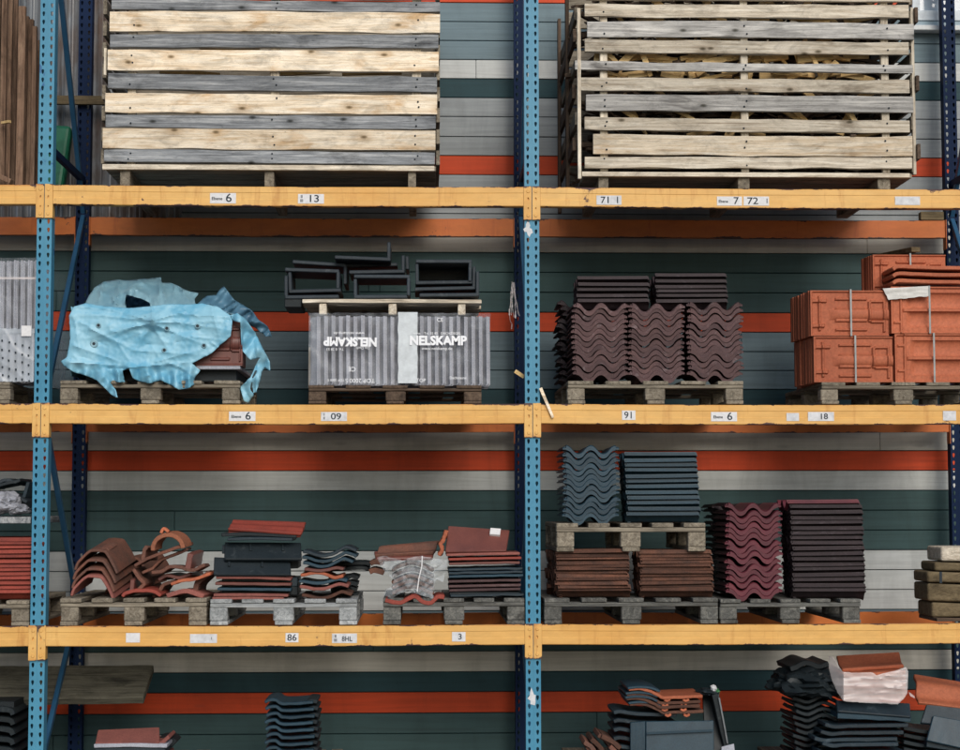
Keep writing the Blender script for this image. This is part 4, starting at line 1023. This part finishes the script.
for pl_, lg, yy, L, lb in (
    (((65,150),(302,158)), ((297,160),(296,234)), .06, .34, 'upper half of the left open frame of verge tiles'),
    (((82,246),(310,240)), ((88,244),(86,162)), .06, .34, 'lower half of the left open frame of verge tiles'),
    (((65,271),(300,268)), ((70,268),(70,176)), .05, .34, 'lowest verge tile under the left open frame'),
    (((98,116),(334,132)), ((328,134),(328,214)), .20, .34, 'tilted verge tile behind the left open frame'),
    (((366,180),(611,181)), ((605,184),(604,264)), .05, .34, 'upper half of the middle open frame of verge tiles'),
    (((366,269),(600,268)), ((372,266),(372,190)), .06, .34, 'lower half of the middle open frame of verge tiles'),
    (((345,162),(588,158)), ((581,156),(581,88)), .12, .34, 'verge tile with upright leg just above the middle frame'),
    (((320,134),(556,128)), ((600,150),(598,92)), .26, .34, 'verge tile second from the top of the middle group'),
    (((282,96),(526,106)), ((518,104),(519,30)), .08, .34, 'topmost verge tile of the middle group with tall upright leg'),
    (((636,114),(882,115)), ((874,118),(873,202)), .05, .30, 'upper half of the right open frame of verge tiles'),
    (((634,208),(884,205)), ((642,204),(641,124)), .06, .34, 'lower half of the right open frame of verge tiles'),
    (((632,236),(897,230)), ((890,228),(891,136)), .07, .34, 'verge tile second from the bottom of the right group'),
    (((652,262),(913,260)), ((906,258),(906,158)), .05, .34, 'lowest verge tile of the right group')):
    verge(pl_, lg, yy, L, lb)
a_, b_ = z6((650,122),(870,200)); 
MB().box(cx(a_[0],270,.36), cx(b_[0],270,.36), .355, .375, P(440,b_[1],.36).z, P(440,a_[1],.36).z).thing('verge_tile', M['black'], 'black tile closing the back of the right open frame', 'roof tile', grp, bevel=.003)
MB().box(cx(285,305,.1), cx(302,305,.1), .06, .40, P(292,308,.1).z, P(292,298.5,.1).z).thing('verge_tile', M['black'], 'dark tile overhanging the left end of the thin pallet', 'roof tile', grp, bevel=.004)
MB().box(cx(309,370,.3), cx(313.5,370,.3), .25, .28, Z_nel, P(310,348,.3).z).thing('timber_strip', M['mid_z'], 'brown slat standing at the left behind the wrapped pack', 'slat', bevel=.002)

# ------------------------------------------------------------------ the two big crates on the top shelf
zc = TOP[0]
def crate(pxl, pxr, planks, feet, posts, label, Y0, depth, deck, left_planks=None, side='l'):
    x0 = cx(pxl, 100, Y0); x1 = cx(pxr, 100, Y0)
    root = empty('wooden_crate', ((x0+x1)/2, Y0+depth/2, zc), label, 'crate')
    for (a, b, c, d, mt) in planks:
        q0, q1, r0_, r1_ = rect(a, b, c, d, Y0)
        pk = MB().plank('x', q0, q1, Y0+rnd(-.004,.002), Y0+.024, r0_+.0028, r1_-.0028, .008, 26, bow=.006)
        tz = rnd(-.005, .005)                              # boards are nailed on a little askew
        pk.v = [(x, y, z+tz*(x-(q0+q1)/2)/((q1-q0)/2)) for x, y, z in pk.v]
        for (pa, pb) in posts:
            for fz in (.3, .7):
                if rnd(0,1) < .35: continue
                xn, zn = (cx(pa,90,Y0)+cx(pb,90,Y0))/2+rnd(-.014,.014), r0_+(r1_-r0_)*(fz+rnd(-.08,.08))
                vs = [(xn+math.cos(t*math.pi/4)*.005*q, Y0-.0085+(0 if q < 1 else .006), zn+math.sin(t*math.pi/4)*.005*q) for q in (1.2,.9) for t in range(8)]
                pk.add(vs, [(t,(t+1)%8,8+(t+1)%8,8+t) for t in range(8)]+[tuple(range(8,16))], 1)
        pk.build('front_plank', [M[mt+'_x'], M['ink']], root, bevel=.0025)
    zlo, zhi = P(300, deck[1], Y0).z, P(300, -48, Y0).z
    for k in range(9):          # floor boards and rear planks
        y = Y0+.03+k*(depth-.06)/9; MB().plank('x', x0, x1, y, y+.10, zlo, P(300,deck[0],Y0).z, .002, 6, bow=.003).build('floor_board', M['pal_x'], root, bevel=.002)
    MB().plank('x', cx(deck[2],170,Y0), cx(deck[3],170,Y0), Y0+.004, Y0+.0295, P(300,deck[1]+.6,Y0).z, P(300,deck[0],Y0).z, .003, 8, bow=.002).build('edge_board', M['mid_x'], root, bevel=.002)
    z = P(300, deck[0], Y0).z+.01; k = 0
    while z < zhi:
        MB().plank('x', x0, x1, Y0+depth-.024, Y0+depth, z, z+.105, .004, 8).build('rear_plank', M['pal_x'], root, bevel=.002)
        for xs in (x0-.024, x1+.001):
            if not (left_planks and xs < x0): MB().plank('y', Y0+.03, Y0+depth, xs, xs+.022, z, z+.085, .004, 6).build('side_plank', M['pal_y'], root, bevel=.002)
        z += .125; k += 1
    for (a, b) in posts:
        q0, q1 = cx(a,90,Y0), cx(b,90,Y0)
        MB().plank('z', zlo+.03, zhi, q0, q1, Y0+.0255, Y0+.06, .002, 8, bow=.002).build('upright_batten', M['mid_z'], root, bevel=.002)
    for (a, b) in feet:
        q0, q1 = cx(a,180,Y0), cx(b,180,Y0)
        MB().plank('y', Y0+.03, Y0+depth-.02, q0, q1, zc+.0005, zlo-.001, .002, 5, bow=0).build('skid', M['pal_y'], root, bevel=.003)
    return root, x0, x1, zlo, zhi
zz1 = [(110.5,440,-30,-14,'pale'),(110.5,440,-12,-1,'pale'),(111.5,440,0,11,'grey'),(109.5,440,12,33,'pale'),(110,438.5,34.5,48.5,'grey'),(107.5,438.8,50,71.5,'pale'),(108,437,74.5,90.5,'grey'),(105,437.2,93.3,113.8,'pale'),(105.5,435.8,114.8,128.4,'grey'),(102.5,435.5,129,150,'pale'),(104,434.8,150.6,163.6,'grey')]
c1, a1, b1, zlo, zhi = crate(105, 436, zz1, ((119,129),(264,273.5),(408,416)), ((127,135.5),(270,279),(412,421)), 'large crate of alternating grey and pale planks on the top shelf', .0, 1.1, (165,169.5,102,434.5))
MB().plank('z', P(106,75,.03).z, P(106,48,.03).z, cx(104,60,.03), cx(106.5,60,.03), .03, .06, .001, 3).build('side_slat', M['mid_z'], c1)
zz2 = [(583,912,-30,-8,'mid'),(586,910,-6.5,1.5,'mid'),(584.6,908.8,3.5,17.3,'mid2'),(587.2,914,21.8,38.6,'half'),(584.8,908.8,40,53.6,'mid2'),(575,913,62.3,71.5,'half'),(581,909.6,78.6,92.3,'mid2'),(586,913.5,95.3,112.2,'half'),(584.6,909.8,118,131.4,'mid'),(593.2,912.8,134.7,155.4,'pale'),(584.8,912,156.7,168.6,'mid')]
zz2 = [(a,b,c,d,{'mid2':'mid','half':'half'}.get(e,e)) for i,(a,b,c,d,e) in enumerate(zz2)]
c2, a2, b2, zlo2, zhi2 = crate(584, 912, zz2, ((599,609),(739,750.5),(879,891.5)), ((600.5,608),(741.5,749),(882.5,890)), 'large slatted crate filled with splintered wood on the top shelf', .0, 1.1, (170,174,582,910), left_planks=True)
# left side of the right crate: upright battens and ragged side planks
MB().plank('z', zlo2-.02, P(580,8,.0).z, cx(577.5,90,0), cx(581,90,0), -.002, .024, .003, 8).build('corner_slat', M['mid_z'], c2, bevel=.002)
MB().plank('z', zlo2+.02, P(914,6,.0).z, cx(911.2,90,0)+.012, cx(914.2,90,0)+.012, .026, .06, .003, 8).build('corner_slat', M['mid_z'], c2, bevel=.002)
for k, (py, h_, ya) in enumerate(((25,12,.02),(48,12,-.02),(74,8,.0),(100,13,.05),(128,12,.0),(152,12,.04))):
    za = P(575, py, .3).z; MB().plank('y', .03+ya, 1.12, a2-.05-(k%2)*.012, a2-.028-(k%2)*.012, za-h_/320, za+h_/320, .006, 6).build('side_plank', M['dark_y' if k%2 else 'pal_y'], c2, bevel=.002)
for k, yv in enumerate((.40, 1.02)):
    MB().plank('z', zlo2-.05, zhi2-.1, a2-.072, a2-.052, yv, yv+.07, .003, 6).build('side_batten', M['dark_z'], c2, bevel=.002)
for py in (17, 85, 153):
    za = P(916, py, .05).z; MB().plank('y', .0, .9, b2+.026, b2+.046, za-.045, za+.045, .003, 6).build('side_plank', M['dark_y'], c2, bevel=.002)
# splintered wood inside
def offcut(mb, c, L, w_, h_, yawd, tilt, tp):
    d = Vector((math.cos(R(yawd))*math.cos(R(tilt)), math.sin(R(yawd))*math.cos(R(tilt)), math.sin(R(tilt))))
    mb.bar(c-d*L/2, c+d*L/2, w_, h_, (0,0,1), 0, tp)
pile = MB()
for k in range(800):
    offcut(pile, Vector((rnd(a2+.10,b2-.10), rnd(.20,.42) if k % 3 else rnd(.42,.95), rnd(zlo2+.09,zhi2-.06))), rnd(.15,.5), rnd(.02,.06), rnd(.01,.03), rnd(-50,50)+random.choice((0,0,90)), rnd(-30,30), rnd(.3,1))
tag(pile.thing('wood_scrap', M['dark_x'], 'broken wood coloured dark for the shaded inside of the slatted crate', 'wood scrap'), kind='stuff')  # dark wood colour supplies the shade seen between the crate planks
gaps = [(-4,3,'first'),(17.5,21.5,'second'),(38.8,40,'third'),(54,62,'fourth'),(72,78,'fifth'),(92.5,95,'sixth'),(112.5,118,'seventh'),(131.8,134,'eighth')]
for k in range(84):
    ga = gaps[[3,4,6,3,1,4,0,3,6,1,3,4,5,2,3,7,4,3][k % 18]]; px = 604+(k*71.3 % 268)+rnd(-5,5); py = (ga[0]+ga[1])/2+rnd(-2,2); yy = rnd(.068,.13)
    tl_ = rnd(-16,16) if k % 2 else random.choice((-1,1))*rnd(30,75)
    mb = MB(); offcut(mb, P(px, py, yy), rnd(.10,.34) if k % 3 else rnd(.12,.24), rnd(.014,.034), rnd(.018,.055), rnd(-18,18), tl_, rnd(.35,1))
    where = ['left end','left half','middle','right half','right end'][min(4,int((px-590)/64))]
    mb.thing('wood_offcut', M['offcut'], 'splintered yellow offcut in the %s gap from the top, %s of slatted crate' % (ga[2], where), 'wood scrap', 'splintered offcuts in the slatted crate', bevel=.001)
for k, (px, py, t_) in enumerate(((300,72.5,4),(190,73,-3),(372,72.6,2),(230,49.5,3))):
    mb = MB(); offcut(mb, P(px,py,.12), .35, .03, .03, 4, t_, .8); mb.thing('wood_offcut', M['offcut'], '%s brown offcut just showing inside the grey and pale planked crate' % ['middle','left','right','upper'][k], 'wood scrap', 'offcuts in the planked crate')

# ------------------------------------------------------------------ top left: battens and corrugated sheet
for k, (a, b, t_, yy, tl) in enumerate(((-22,-8,-20,.25,0),(-9,-1,-30,.3,.01),(0,5.5,-22,.2,.0),(6,11,-14,.28,.012),(10,16,-25,.42,-.006),(16.5,24,6,.2,.008),(23,27.5,16,.34,.0),(27,32,19,.30,.012),(31,35.5,26,.24,.005),(34,39,40,.48,.0))):
    x0, x1 = cx(a,100,yy), cx(b,100,yy); zt_ = P(a, t_, yy).z
    MB().plank('z', zc+.0005, zt_, x0, x1, yy, yy+.03, .006, 10, bow=.01).thing('timber_batten', M['brown_z'], 'upright brown batten, %s from the left beside the post on the top shelf' % CARD[k], 'batten', 'brown battens standing at the top left', bevel=.002)
MB().bar(P(-20,168,.14), P(12,182,.1), .05, .03).thing('timber_batten', M['brown_z'], 'short brown batten lying at the foot of the upright battens', 'batten', bevel=.003)
MB().bar(P(2,123,.16), P(10,121.5,.13), .02, .014).thing('timber_peg', M['offcut'], 'small orange wooden peg sticking out of the upright battens', 'peg')
m, nt, bs = new_mat('corrugated_sheet'); v, _, tc = coords(nt, (9,9,.5), 0)
v2, _, _ = coords(nt, (2,2,1.2), 0)
cc = ramp(nt, [(.35,(.06,.065,.07)),(.55,(.22,.24,.26)),(.75,(.40,.44,.48))], noise_(nt, v, 1.5, 5, .6, .3))
cc = mix(nt, ramp(nt, [(.42,0.0),(.62,.85)], noise_(nt, v2, 1.6, 4, .6)), cc, (.11,.07,.05))
nt.links.new(cc, bs.inputs['Base Color']); bs.inputs['Roughness'].default_value = .3
x0, x1 = cx(-40,100,1.17), cx(182,100,1.17); nn = 180
rows = [[(x0+(x1-x0)*i/nn, 1.215+.010*math.sin((x0+(x1-x0)*i/nn)/.042*2*math.pi), z) for i in range(nn+1)] for z in (TOP[0]-.06, 4.0, 4.6, 5.1)]
MB().shell(rows, Vector((0,.002,0))).thing('corrugated_sheet', m, 'grey corrugated sheet standing behind the rear post at upper left', 'sheet', smooth=True)
MB().box(cx(36,101,1.13), cx(112,101,1.13), 1.09, 1.12, P(80,105.5,1.13).z, P(80,97,1.13).z).thing('timber_lath', M['timber'], 'horizontal brown lath across the corrugated sheet', 'lath', bevel=.002)
gp = MB().bar(P(52,196,1.0), P(62,128,1.15), .14, .10, (0,1,0)); 
gp.thing('plastic_sack', plain('green_plastic', (.02,.16,.085), .4, .3, 12), 'green plastic sack leaning behind the left post on the top shelf', 'sack', bevel=.03, seg=3)
MB().box(cx(920,216,D+.01), cx(943,216,D+.01), D-.01, D+.05, TOP[0]+.0005, TOP[0]+.055).thing('timber_block', M['timber'], 'small wood block on the rear beam at upper right', 'block', bevel=.003)

# ------------------------------------------------------------------ third shelf far left: board with slate rubble
x0,x1,z0,z1 = rect(-110,30.5,517,523.5,.02)
MB().plank('y', .02, .85, x0, x1, z0, z1, .004, 4).thing('packing_board', M['grey_y'], 'pale weathered board on the red tiles at the left edge', 'board', bevel=.003)
for k, (pts, mt, lb) in enumerate(((((-30,512),(0,508),(22,512)),'anthracite','dark slate piece lying lowest on the pale board'),(((-20,500),(6,494),(27,502)),'charcoal','dark slate piece second on the pale board'),(((-24,490),(4,484),(20,480)),'black','black slate piece on top of the rubble'),(((14,512),(24,496),(28,482)),'anthracite','upright slate piece at the right of the rubble'),(((-10,488),(4,480),(18,484)),'charcoal','tilted slate piece topmost in the rubble'))):
    ptile(pts, .02, .10+.04*k, .32, M[mt], lb, 'slate rubble on the pale board', 'broken_slate', dens=3, rough=.006)
def lump(px, py, Y, rx, ry, rz, mat, name, label, cat, seed, sub=3):
    bm = bmesh.new(); bmesh.ops.create_icosphere(bm, subdivisions=sub, radius=1.0); c = P(px, py, Y); mb = MB()
    vs = []
    for v in bm.verts:
        q = v.co*(1+.45*noise.noise(v.co*1.6+Vector((seed,0,0)))+.25*(1-2*abs(noise.noise(v.co*3.1+Vector((0,seed,0))))))
        vs.append((c.x+q.x*rx, c.y+q.y*ry, c.z+q.z*rz))
    mb.add(vs, [tuple(v.index for v in f.verts) for f in bm.faces]); bm.free()
    return mb.thing(name, mat, label, cat, smooth=True)
crum = plain('grey_crumpled_plastic', (.36,.37,.41), .35, .25, 9, .5)
lump(4, 503, .08, .085, .10, .055, crum, 'crumpled_sheet', 'grey crumpled plastic on the pale board, left lump', 'plastic', 3, 4)
lump(19, 509, .06, .05, .07, .028, crum, 'crumpled_sheet', 'small grey crumpled plastic on the pale board, right lump', 'plastic', 9, 4)

# plastic bag over the terracotta tiles
bagp = z5((78,268),(110,262),(150,270),(200,282),(250,266),(290,262),(330,272),(372,276),(412,282),(405,330),(392,385),(360,372),(352,392),(340,440),(345,462),(300,452),(268,440),(220,432),(190,436),(150,462),(108,446),(120,418),(150,405),(158,375),(130,350),(100,315))
def dbag(x, y):
    return -.01+.05*abs((x-413)/36.0)**2-.02+.04*noise.noise((x*.11,y*.11,81))+.022*ridged(x*.9+y*.6,y*.7-x*.2,.09,18)**3+.008*noise.noise((x*.4,y*.4,3))
bo = cloth(bagp, dbag, 1.0, ragged=.8).build('plastic_bag', M['bag'], org=P(413,590,.0), smooth=True)
bo.modifiers.new('solid','SOLIDIFY').thickness = .0015
tag(bo, 'crumpled clear plastic bag draped over tiles on the dark stained pallet', 'plastic bag')
co = [z5(q)[0] for q in ((292,262),(290,310),(276,370),(268,430))]
mb = MB()
for a, b in zip(co, co[1:]): mb.bar(P(*a, -.05), P(*b, -.05), .006, .006)
mb.thing('cord', M['white'], 'white cord hanging down the crumpled plastic bag', 'cord')

# strands and a stick by the middle post
mb = MB(); 
for k in range(7):
    q = P(513+rnd(-1.5,1.5), 281+rnd(0,6), .2); dx_ = 0
    for s in range(random.randint(5, 10)):
        dx_ = dx_*.5+rnd(-.008,.008); n_ = q+Vector((dx_, rnd(-.008,.008), -rnd(.015,.04))); mb.bar(q, n_, rnd(.003,.009), .002); q = n_
mb.thing('plastic_strands', M['film_white'], 'white frayed plastic strands hanging left of the middle post', 'strands')
MB().bar(P(515,371,.1), P(524,377,.1), .022, .012, (0,1,0)).thing('wood_splinter', M['offcut'], 'small tan splinter stuck left of the middle post', 'splinter')
MB().bar(P(540.5,388,-.018), P(553,417.5,-.026), .018, .008, (0,1,0), 0, .8).thing('wood_splinter', M['pale_x'], 'thin tan splinter leaning on the beam right of the middle post', 'splinter')

# ------------------------------------------------------------------ far right of the third shelf: bundled timber rounds
grp = 'tan timber pieces stacked at the right end'
for k, (a, pt_, pb_, mt, lb) in enumerate(((946,547,561.5,'mid_x','weathered top piece of the timber stack at the right end'),(939.5,562.5,571.5,'timber','tan timber piece, second in the stack at the right end'),(932,572,583,'timber','banded timber piece, third in the stack at the right end'),(932.5,584,602,'timber','thick timber piece, fourth in the stack at the right end'),(936.5,603,612.5,'timber','lowest timber piece of the stack at the right end'))):
    x0,x1,z0,z1 = rect(a, a+62, pt_, pb_, .10)
    if k == 4: z0 = TOP[2]+.02
    vs = []; n = 14
    for s in range(n+1):
        t = s/n; x = x0+(x1-x0)*t; dy = -.10*(1-(1-t)**2)
        for (y, z) in ((.20+dy,z0+.015*t*(k==4)),(.5,z0),(.5,z1),(.20+dy,z1-.012*t)): vs.append((x,y,z))
    mb = MB().add(vs, [(3,2,1,0),tuple(4*n+q for q in range(4))]+[(4*s+q,4*s+(q+1)%4,4*s+4+(q+1)%4,4*s+4+q) for s in range(n) for q in range(4)])
    o = mb.thing('timber_piece', M[mt], lb, 'timber', grp, bevel=.014, seg=3)
    if k == 2:
        zb_, zt_ = z0-.001, z1+.001
        MB().box(x0+.05,x0+.065,.12,.125,zb_,zt_).build('band', M['ink'], o)
MB().box(cx(938,620,.1), cx(990,620,.1), .12, .5, TOP[2]+.0005, TOP[2]+.0195).thing('packing_board', M['dark_x'], 'thin dark board under the timber stack at the right end', 'board')

# ------------------------------------------------------------------ ground row
def gpallet(px0, px1, label): return pallet(px0, px1, 780, 804, label, Y0=.05, depth=1.0, zbase=0.001)[1]
Zg1 = gpallet(80, 190, 'pallet on the ground below the pink tile'); Zg2 = gpallet(250, 335, 'pallet on the ground below the small blue-grey stack')
Zg3 = gpallet(575, 745, 'pallet on the ground below the dark boxes of tile'); Zg4 = gpallet(790, 965, 'pallet on the ground below the film wrapped orange tiles')
# long dark plank bundle at left
z7 = zq(5.33, 0, 620)
q7 = lambda *c: [(*z7((a, b))[0], y) for a, b, y in c]
slab(q7((-350,428,.55),(762,414,.55),(818,240,.80),(-350,246,.80)), .05, M['moss_x'], 'long dark timber plank lying behind the left post in the bottom row', None, 'timber_plank', cat='plank', ribs=3.3, amp=.003)
ptile([(-60,708),(-10,706),(14,706)], .05, .3, .5, M['black'], 'black glossy roll end under the long dark plank', None, 'membrane_roll', dens=2, cat='roll')
grp = 'dark tiles under the long plank'
for k in range(7):
    yy = 712+k*10
    ptile([(-60,yy),(-20,yy-3),(8,yy-2),(13,yy+3)], .03, .25, .6, M['black'], 'black glossy tile in the pile left of the post, %s from the top' % CARD[k], grp, 'flat_tile', dens=3)
MB().box(cx(-60,770,.5), cx(20,770,.5), .22, .95, .002, P(0,783,.25).z).thing('timber_block', M['dark_x'], 'dark timber block on the ground under the black tiles', 'block')
grp = 'pinkish tiles on the ground row at left'
slab(q7((508,652,.05),(850,662,.05),(850,570,.22),(522,585,.22)), .025, M['rose'], 'pale pink tile lying tilted on the left ground pile', grp)
ptile(z7((800,655),(850,660),(880,640),(900,622)), .022, .08, .25, M['rose'], 'pink curled tile edge at the right of the tilted pink tile', grp, dens=3)
ptile(z7((500,672),(700,668),(890,672)), .022, .04, .36, M['grit'], 'pale grey tile under the tilted pink tile', grp, 'flat_tile')
ptile(z7((850,645),(900,640),(930,662)), .04, .25, .2, M['black'], 'dark tile end right of the tilted pink tile', grp, dens=3)
for k in range(5):
    ptile(z7((505,700+k*42),(700,696+k*42),(880,700+k*42)), .034, .05, .36, M['rose' if k%2 else 'charcoal'], '%s tile in the left ground pile, %s below the tilted one' % ('red' if k%2 else 'dark', CARD[k]), grp, 'flat_tile')
z9 = zq(4.0, 180, 620)
grp = 'small blue-grey stack on the ground'
for k in range(14):
    yy = 322+k*27.3; dx = -3+(k%3)*3
    ptile(z9((342+dx,yy+8),(358+dx,yy),(385+dx,yy-2),(405+dx,yy+12),(440+dx,yy+14),(500+dx,yy+10),(535+dx,yy+8)), .017, .06, .34, M['slateblue'], 'blue-grey tile, %s in the small stack on the ground' % (ORD[k] if k < len(ORD) else 'lowest'), grp, 'wavy_tile', dens=3)
    ptile(z9((512+dx,yy+6),(530+dx,yy+2),(552+dx,yy+6)), .022, .10, .3, M['black'], 'dark tile edge behind the small blue-grey stack, %s' % ORD[k], grp, 'curved_tile', dens=2)
z10 = zq(4.8, 560, 630)
q10 = lambda *c: [(*z10((a, b))[0], y) for a, b, y in c]
grp = 'tiles on the middle ground pile'
for k, (ox, oy) in enumerate(((330,300),(320,326),(318,346),(334,372))):
    o = ptile(z10((ox,oy-14),(ox+50,oy-18),(ox+95,oy-8),(ox+140,oy+12),(ox+165,oy+26),(ox+220,oy+24),(ox+290,oy+22),(ox+355,oy+18)), .018, .05+.012*(k%2), .36, M['terra' if k else 'clay'], 'terracotta wavy tile with dark glaze, %s of the middle ground pile' % ORD[k], grp, 'wavy_tile', dens=3)
    ptile(z10((ox-5,oy-20),(ox+50,oy-26),(ox+110,oy-20),(ox+150,oy-4)), .014, .044+.012*(k%2), .40, M['slateblue'], 'dark glazed left half tile, %s of the middle ground pile' % ORD[k], grp, 'curved_tile', dens=3)
    for nb in (185, 275): attach(ptile(z10((ox+nb-14,oy+34),(ox+nb,oy+42),(ox+nb+14,oy+32)), .014, .055, .05, M['clay'], 'x', grp, 'nib', dens=2), o)
blue_face = slab(q10((412,660,.03),(740,660,.03),(738,434,.06),(412,438,.06)), .03, M['slateblue'], 'large dark blue tile standing face on in the middle ground pile', grp)
slab(q10((338,660,.05),(410,660,.05),(410,438,.06),(338,444,.06)), .03, M['slateblue'], 'narrow dark blue tile beside the large face on tile', grp)
attach(MB().bar(P(*z10((418,496))[0],.034), P(*z10((736,482))[0],.034), .006, .012).thing('ridge_line', M['slateblue'], 'x', 'x'), blue_face)
for k in range(6):
    ptile(z10((258,398+k*42),(290,392+k*42),(380,404+k*42),(560,408+k*42)), .022, .10, .34, M['anthracite'], 'dark tile behind the large blue tile, %s' % ORD[k], grp, 'flat_tile', dens=3)
for k, (a, b, c, d) in enumerate(((116,540,170,590),(150,525,215,600),(185,505,260,575),(200,512,290,570),(130,560,180,640),(180,575,250,650),(240,560,300,640))):
    ptile(z10((a,b),((a+c)/2+4,(b+d)/2-6),(c,d)), .026, .04+.02*(k%3), .3, M['terra' if k%2 else 'ridge'], 'broken brown tile leaning at the left of the middle ground pile, %s' % CARD[k], grp, 'broken_piece', dens=3, rough=.004)
slab(q10((700,640,.12),(806,640,.12),(764,306,.26),(684,300,.26)), .02, M['black'], 'black flashing sheet leaning right of the middle ground pile', None, 'flashing_sheet', cat='flashing')
fold_sheet = ptile(z10((742,308),(765,400),(792,520),(806,600)), .035, .12, .28, M['black'], 'dark glossy folded sheet leaning at the right', None, 'folded_sheet', dens=3, cat='sheet')
attach(ptile(z10((764,326),(776,390),(793,480),(804,545)), .009, .105, .02, M['steel'], 'x', None, 'edge_strip', dens=3, cat='strip'), fold_sheet)
lump(*z10((705,296))[0], .18, .055, .06, .018, M['black'], 'crumpled_sheet', 'black crumpled foil on top of the flashing strip', 'plastic', 21)
lump(*z10((738,280))[0], .15, .016, .02, .018, M['worn'], 'crumpled_paper', 'small white paper scrap on the black foil', 'paper', 27)
lump(*z10((752,296))[0], .16, .018, .02, .014, plain('green_scrap', (.04,.16,.06), .5), 'plastic_scrap', 'tiny green scrap beside the white paper scrap', 'plastic', 29)
slab(q10((770,680,.05),(850,680,.05),(835,545,.10),(775,560,.10)), .03, M['grit'], 'grey tile corner at the lower right of the middle ground pile', grp)
z11 = zq(4.8, 760, 630)
q11 = lambda *c: [(*z11((a, b))[0], y) for a, b, y in c]
grp = 'tiles on the right ground pile'
for k in range(14):
    yy = 340+k*30; ptile(z11((158+(k%3)*8,yy-14),(190,yy-4),(235,yy+6),(300,yy-22),(350,yy-6),(372,yy+8)), .020, .22, .38, M['black'], 'black wavy tile, %s of the left stack on the right ground pile' % ORD[k], grp, 'wavy_tile', dens=3)
ptile(z11((146,188),(175,178),(215,158),(250,164),(290,176),(330,160)), .03, .25, .4, M['black'], 'black wavy cap tile on the film covered stack', grp, 'wavy_tile', dens=3)
lump(*z11((232,250))[0], .35, .19, .22, .09, M['black'], 'crumpled_sheet', 'black crumpled plastic over the left stack of right ground pile', 'plastic', 41, 4)
cz = P(*z11((560,350))[0], .06).z
slab(q11((395,196,.16),(690,176,.16),(668,112,.34),(366,130,.34)), .02, M['clay'], 'orange tile on top of the film wrapped bundle', grp, wave=1.0, amp=.010)
for k in range(5):
    ptile(z11((402,222+k*27),(550,216+k*27),(700,206+k*27)), .028, .05, .30, M['clay'], 'orange tile in the film wrapped bundle, %s' % ORD[k], grp, 'flat_tile', dens=4)
fw_ = z11((330,125),(352,130),(395,200),(450,206),(540,204),(560,218),(600,206),(672,190),(700,176),(712,200),(710,240),(708,300),(690,330),(662,358),(600,352),(500,350),(400,342),(372,300),(345,240),(330,180))
fl = []
for k in range(34):
    a, b = rg.uniform(340,690), rg.uniform(190,355); an = R(rg.uniform(-14,10)); L_ = rg.uniform(50,170)
    fl.append((a, b, a+L_*math.cos(an), b+L_*math.sin(an), rg.uniform(.8,1.5), rg.choice((1,1,-1))*rg.uniform(.004,.010)))
fine_wrap = creases(fl, 4.8, 760, 630)
def dfw(x, y):
    px = (x-760)*4.8
    return .012+.10*max(0,(400-px)/70)+.006*noise.noise((x*.06,y*.12,91))-fine_wrap(x, y)
fo = cloth(fw_, dfw, 1.0, ragged=.6).build('film_wrap', M['film_white'], org=P(*z11((560,350))[0],.0), smooth=True); fo.modifiers.new('solid','SOLIDIFY').thickness = .0015
tag(fo, 'crinkled white film torn open around the orange tiles on the ground pile', 'packaging')
mb = MB(); pr_ = z11((712,296),(722,318),(745,330),(742,318),(720,300))
mb = cloth(pr_, lambda x, y: .06, .8); o = mb.build('film_strip', M['film_white'], org=P(*pr_[0],.06)); o.modifiers.new('solid','SOLIDIFY').thickness = .002
tag(o, 'white film tail hanging right of the wrapped orange bundle', 'packaging')
slab(q11((372,388,.03),(725,416,.03),(720,350,.10),(365,335,.10)), .03, M['anthracite'], 'dark blue tile directly below the film wrapped bundle', grp)
ptile(z11((372,412),(540,420),(725,428)), .03, .04, .36, M['slateblue'], 'blue-grey tile second below the film wrapped bundle', grp, 'flat_tile')
for k, (a, b, c) in enumerate(((312,712,462),(292,690,496),(262,660,528),(300,665,552),(280,690,590),(290,680,625),(285,690,660),(290,690,695),(290,690,730),(290,690,765))):
    ptile(z11((a,c-8),(a+50,c+4),(a+110,c),((a+b)/2+60,c-2),(b,c-4)), .022, .03+.01*(k%3), .38, M['anthracite'], 'shiny blue-grey tile, %s in the slanting stack under the bundle' % ORD[k], grp, 'flat_tile', dens=3)
for k in range(4):
    ptile(z11((690,470+k*34),(780,488+k*34),(900,500+k*34)), .022, .12, .34, M['black'], 'black tile between the two right ground stacks, %s' % ORD[k], grp, 'flat_tile', dens=3)
slab(q11((758,356,.16),(1010,386,.16),(1000,244,.36),(742,202,.36)), .022, M['clay'], 'glossy orange wavy tile leaning at the right edge', grp, wave=1.6, amp=.016)
slab(q11((772,445,.10),(1000,470,.10),(1000,372,.16),(800,356,.16)), .022, M['anthracite'], 'dark blue tile leaning under the orange wavy tile', grp)
slab(q11((800,530,.05),(1000,575,.05),(1000,440,.10),(832,410,.10)), .022, M['slateblue'], 'front dark blue tile leaning at the lower right corner', grp)
for k in range(5):
    ptile(z11((800,545+k*48),(900,560+k*48),(1000,575+k*48)), .04, .08, .36, M['anthracite'], 'dark tile under the leaning blue tiles, %s' % ORD[k], grp, 'flat_tile', dens=3)
bpy.context.view_layer.update()
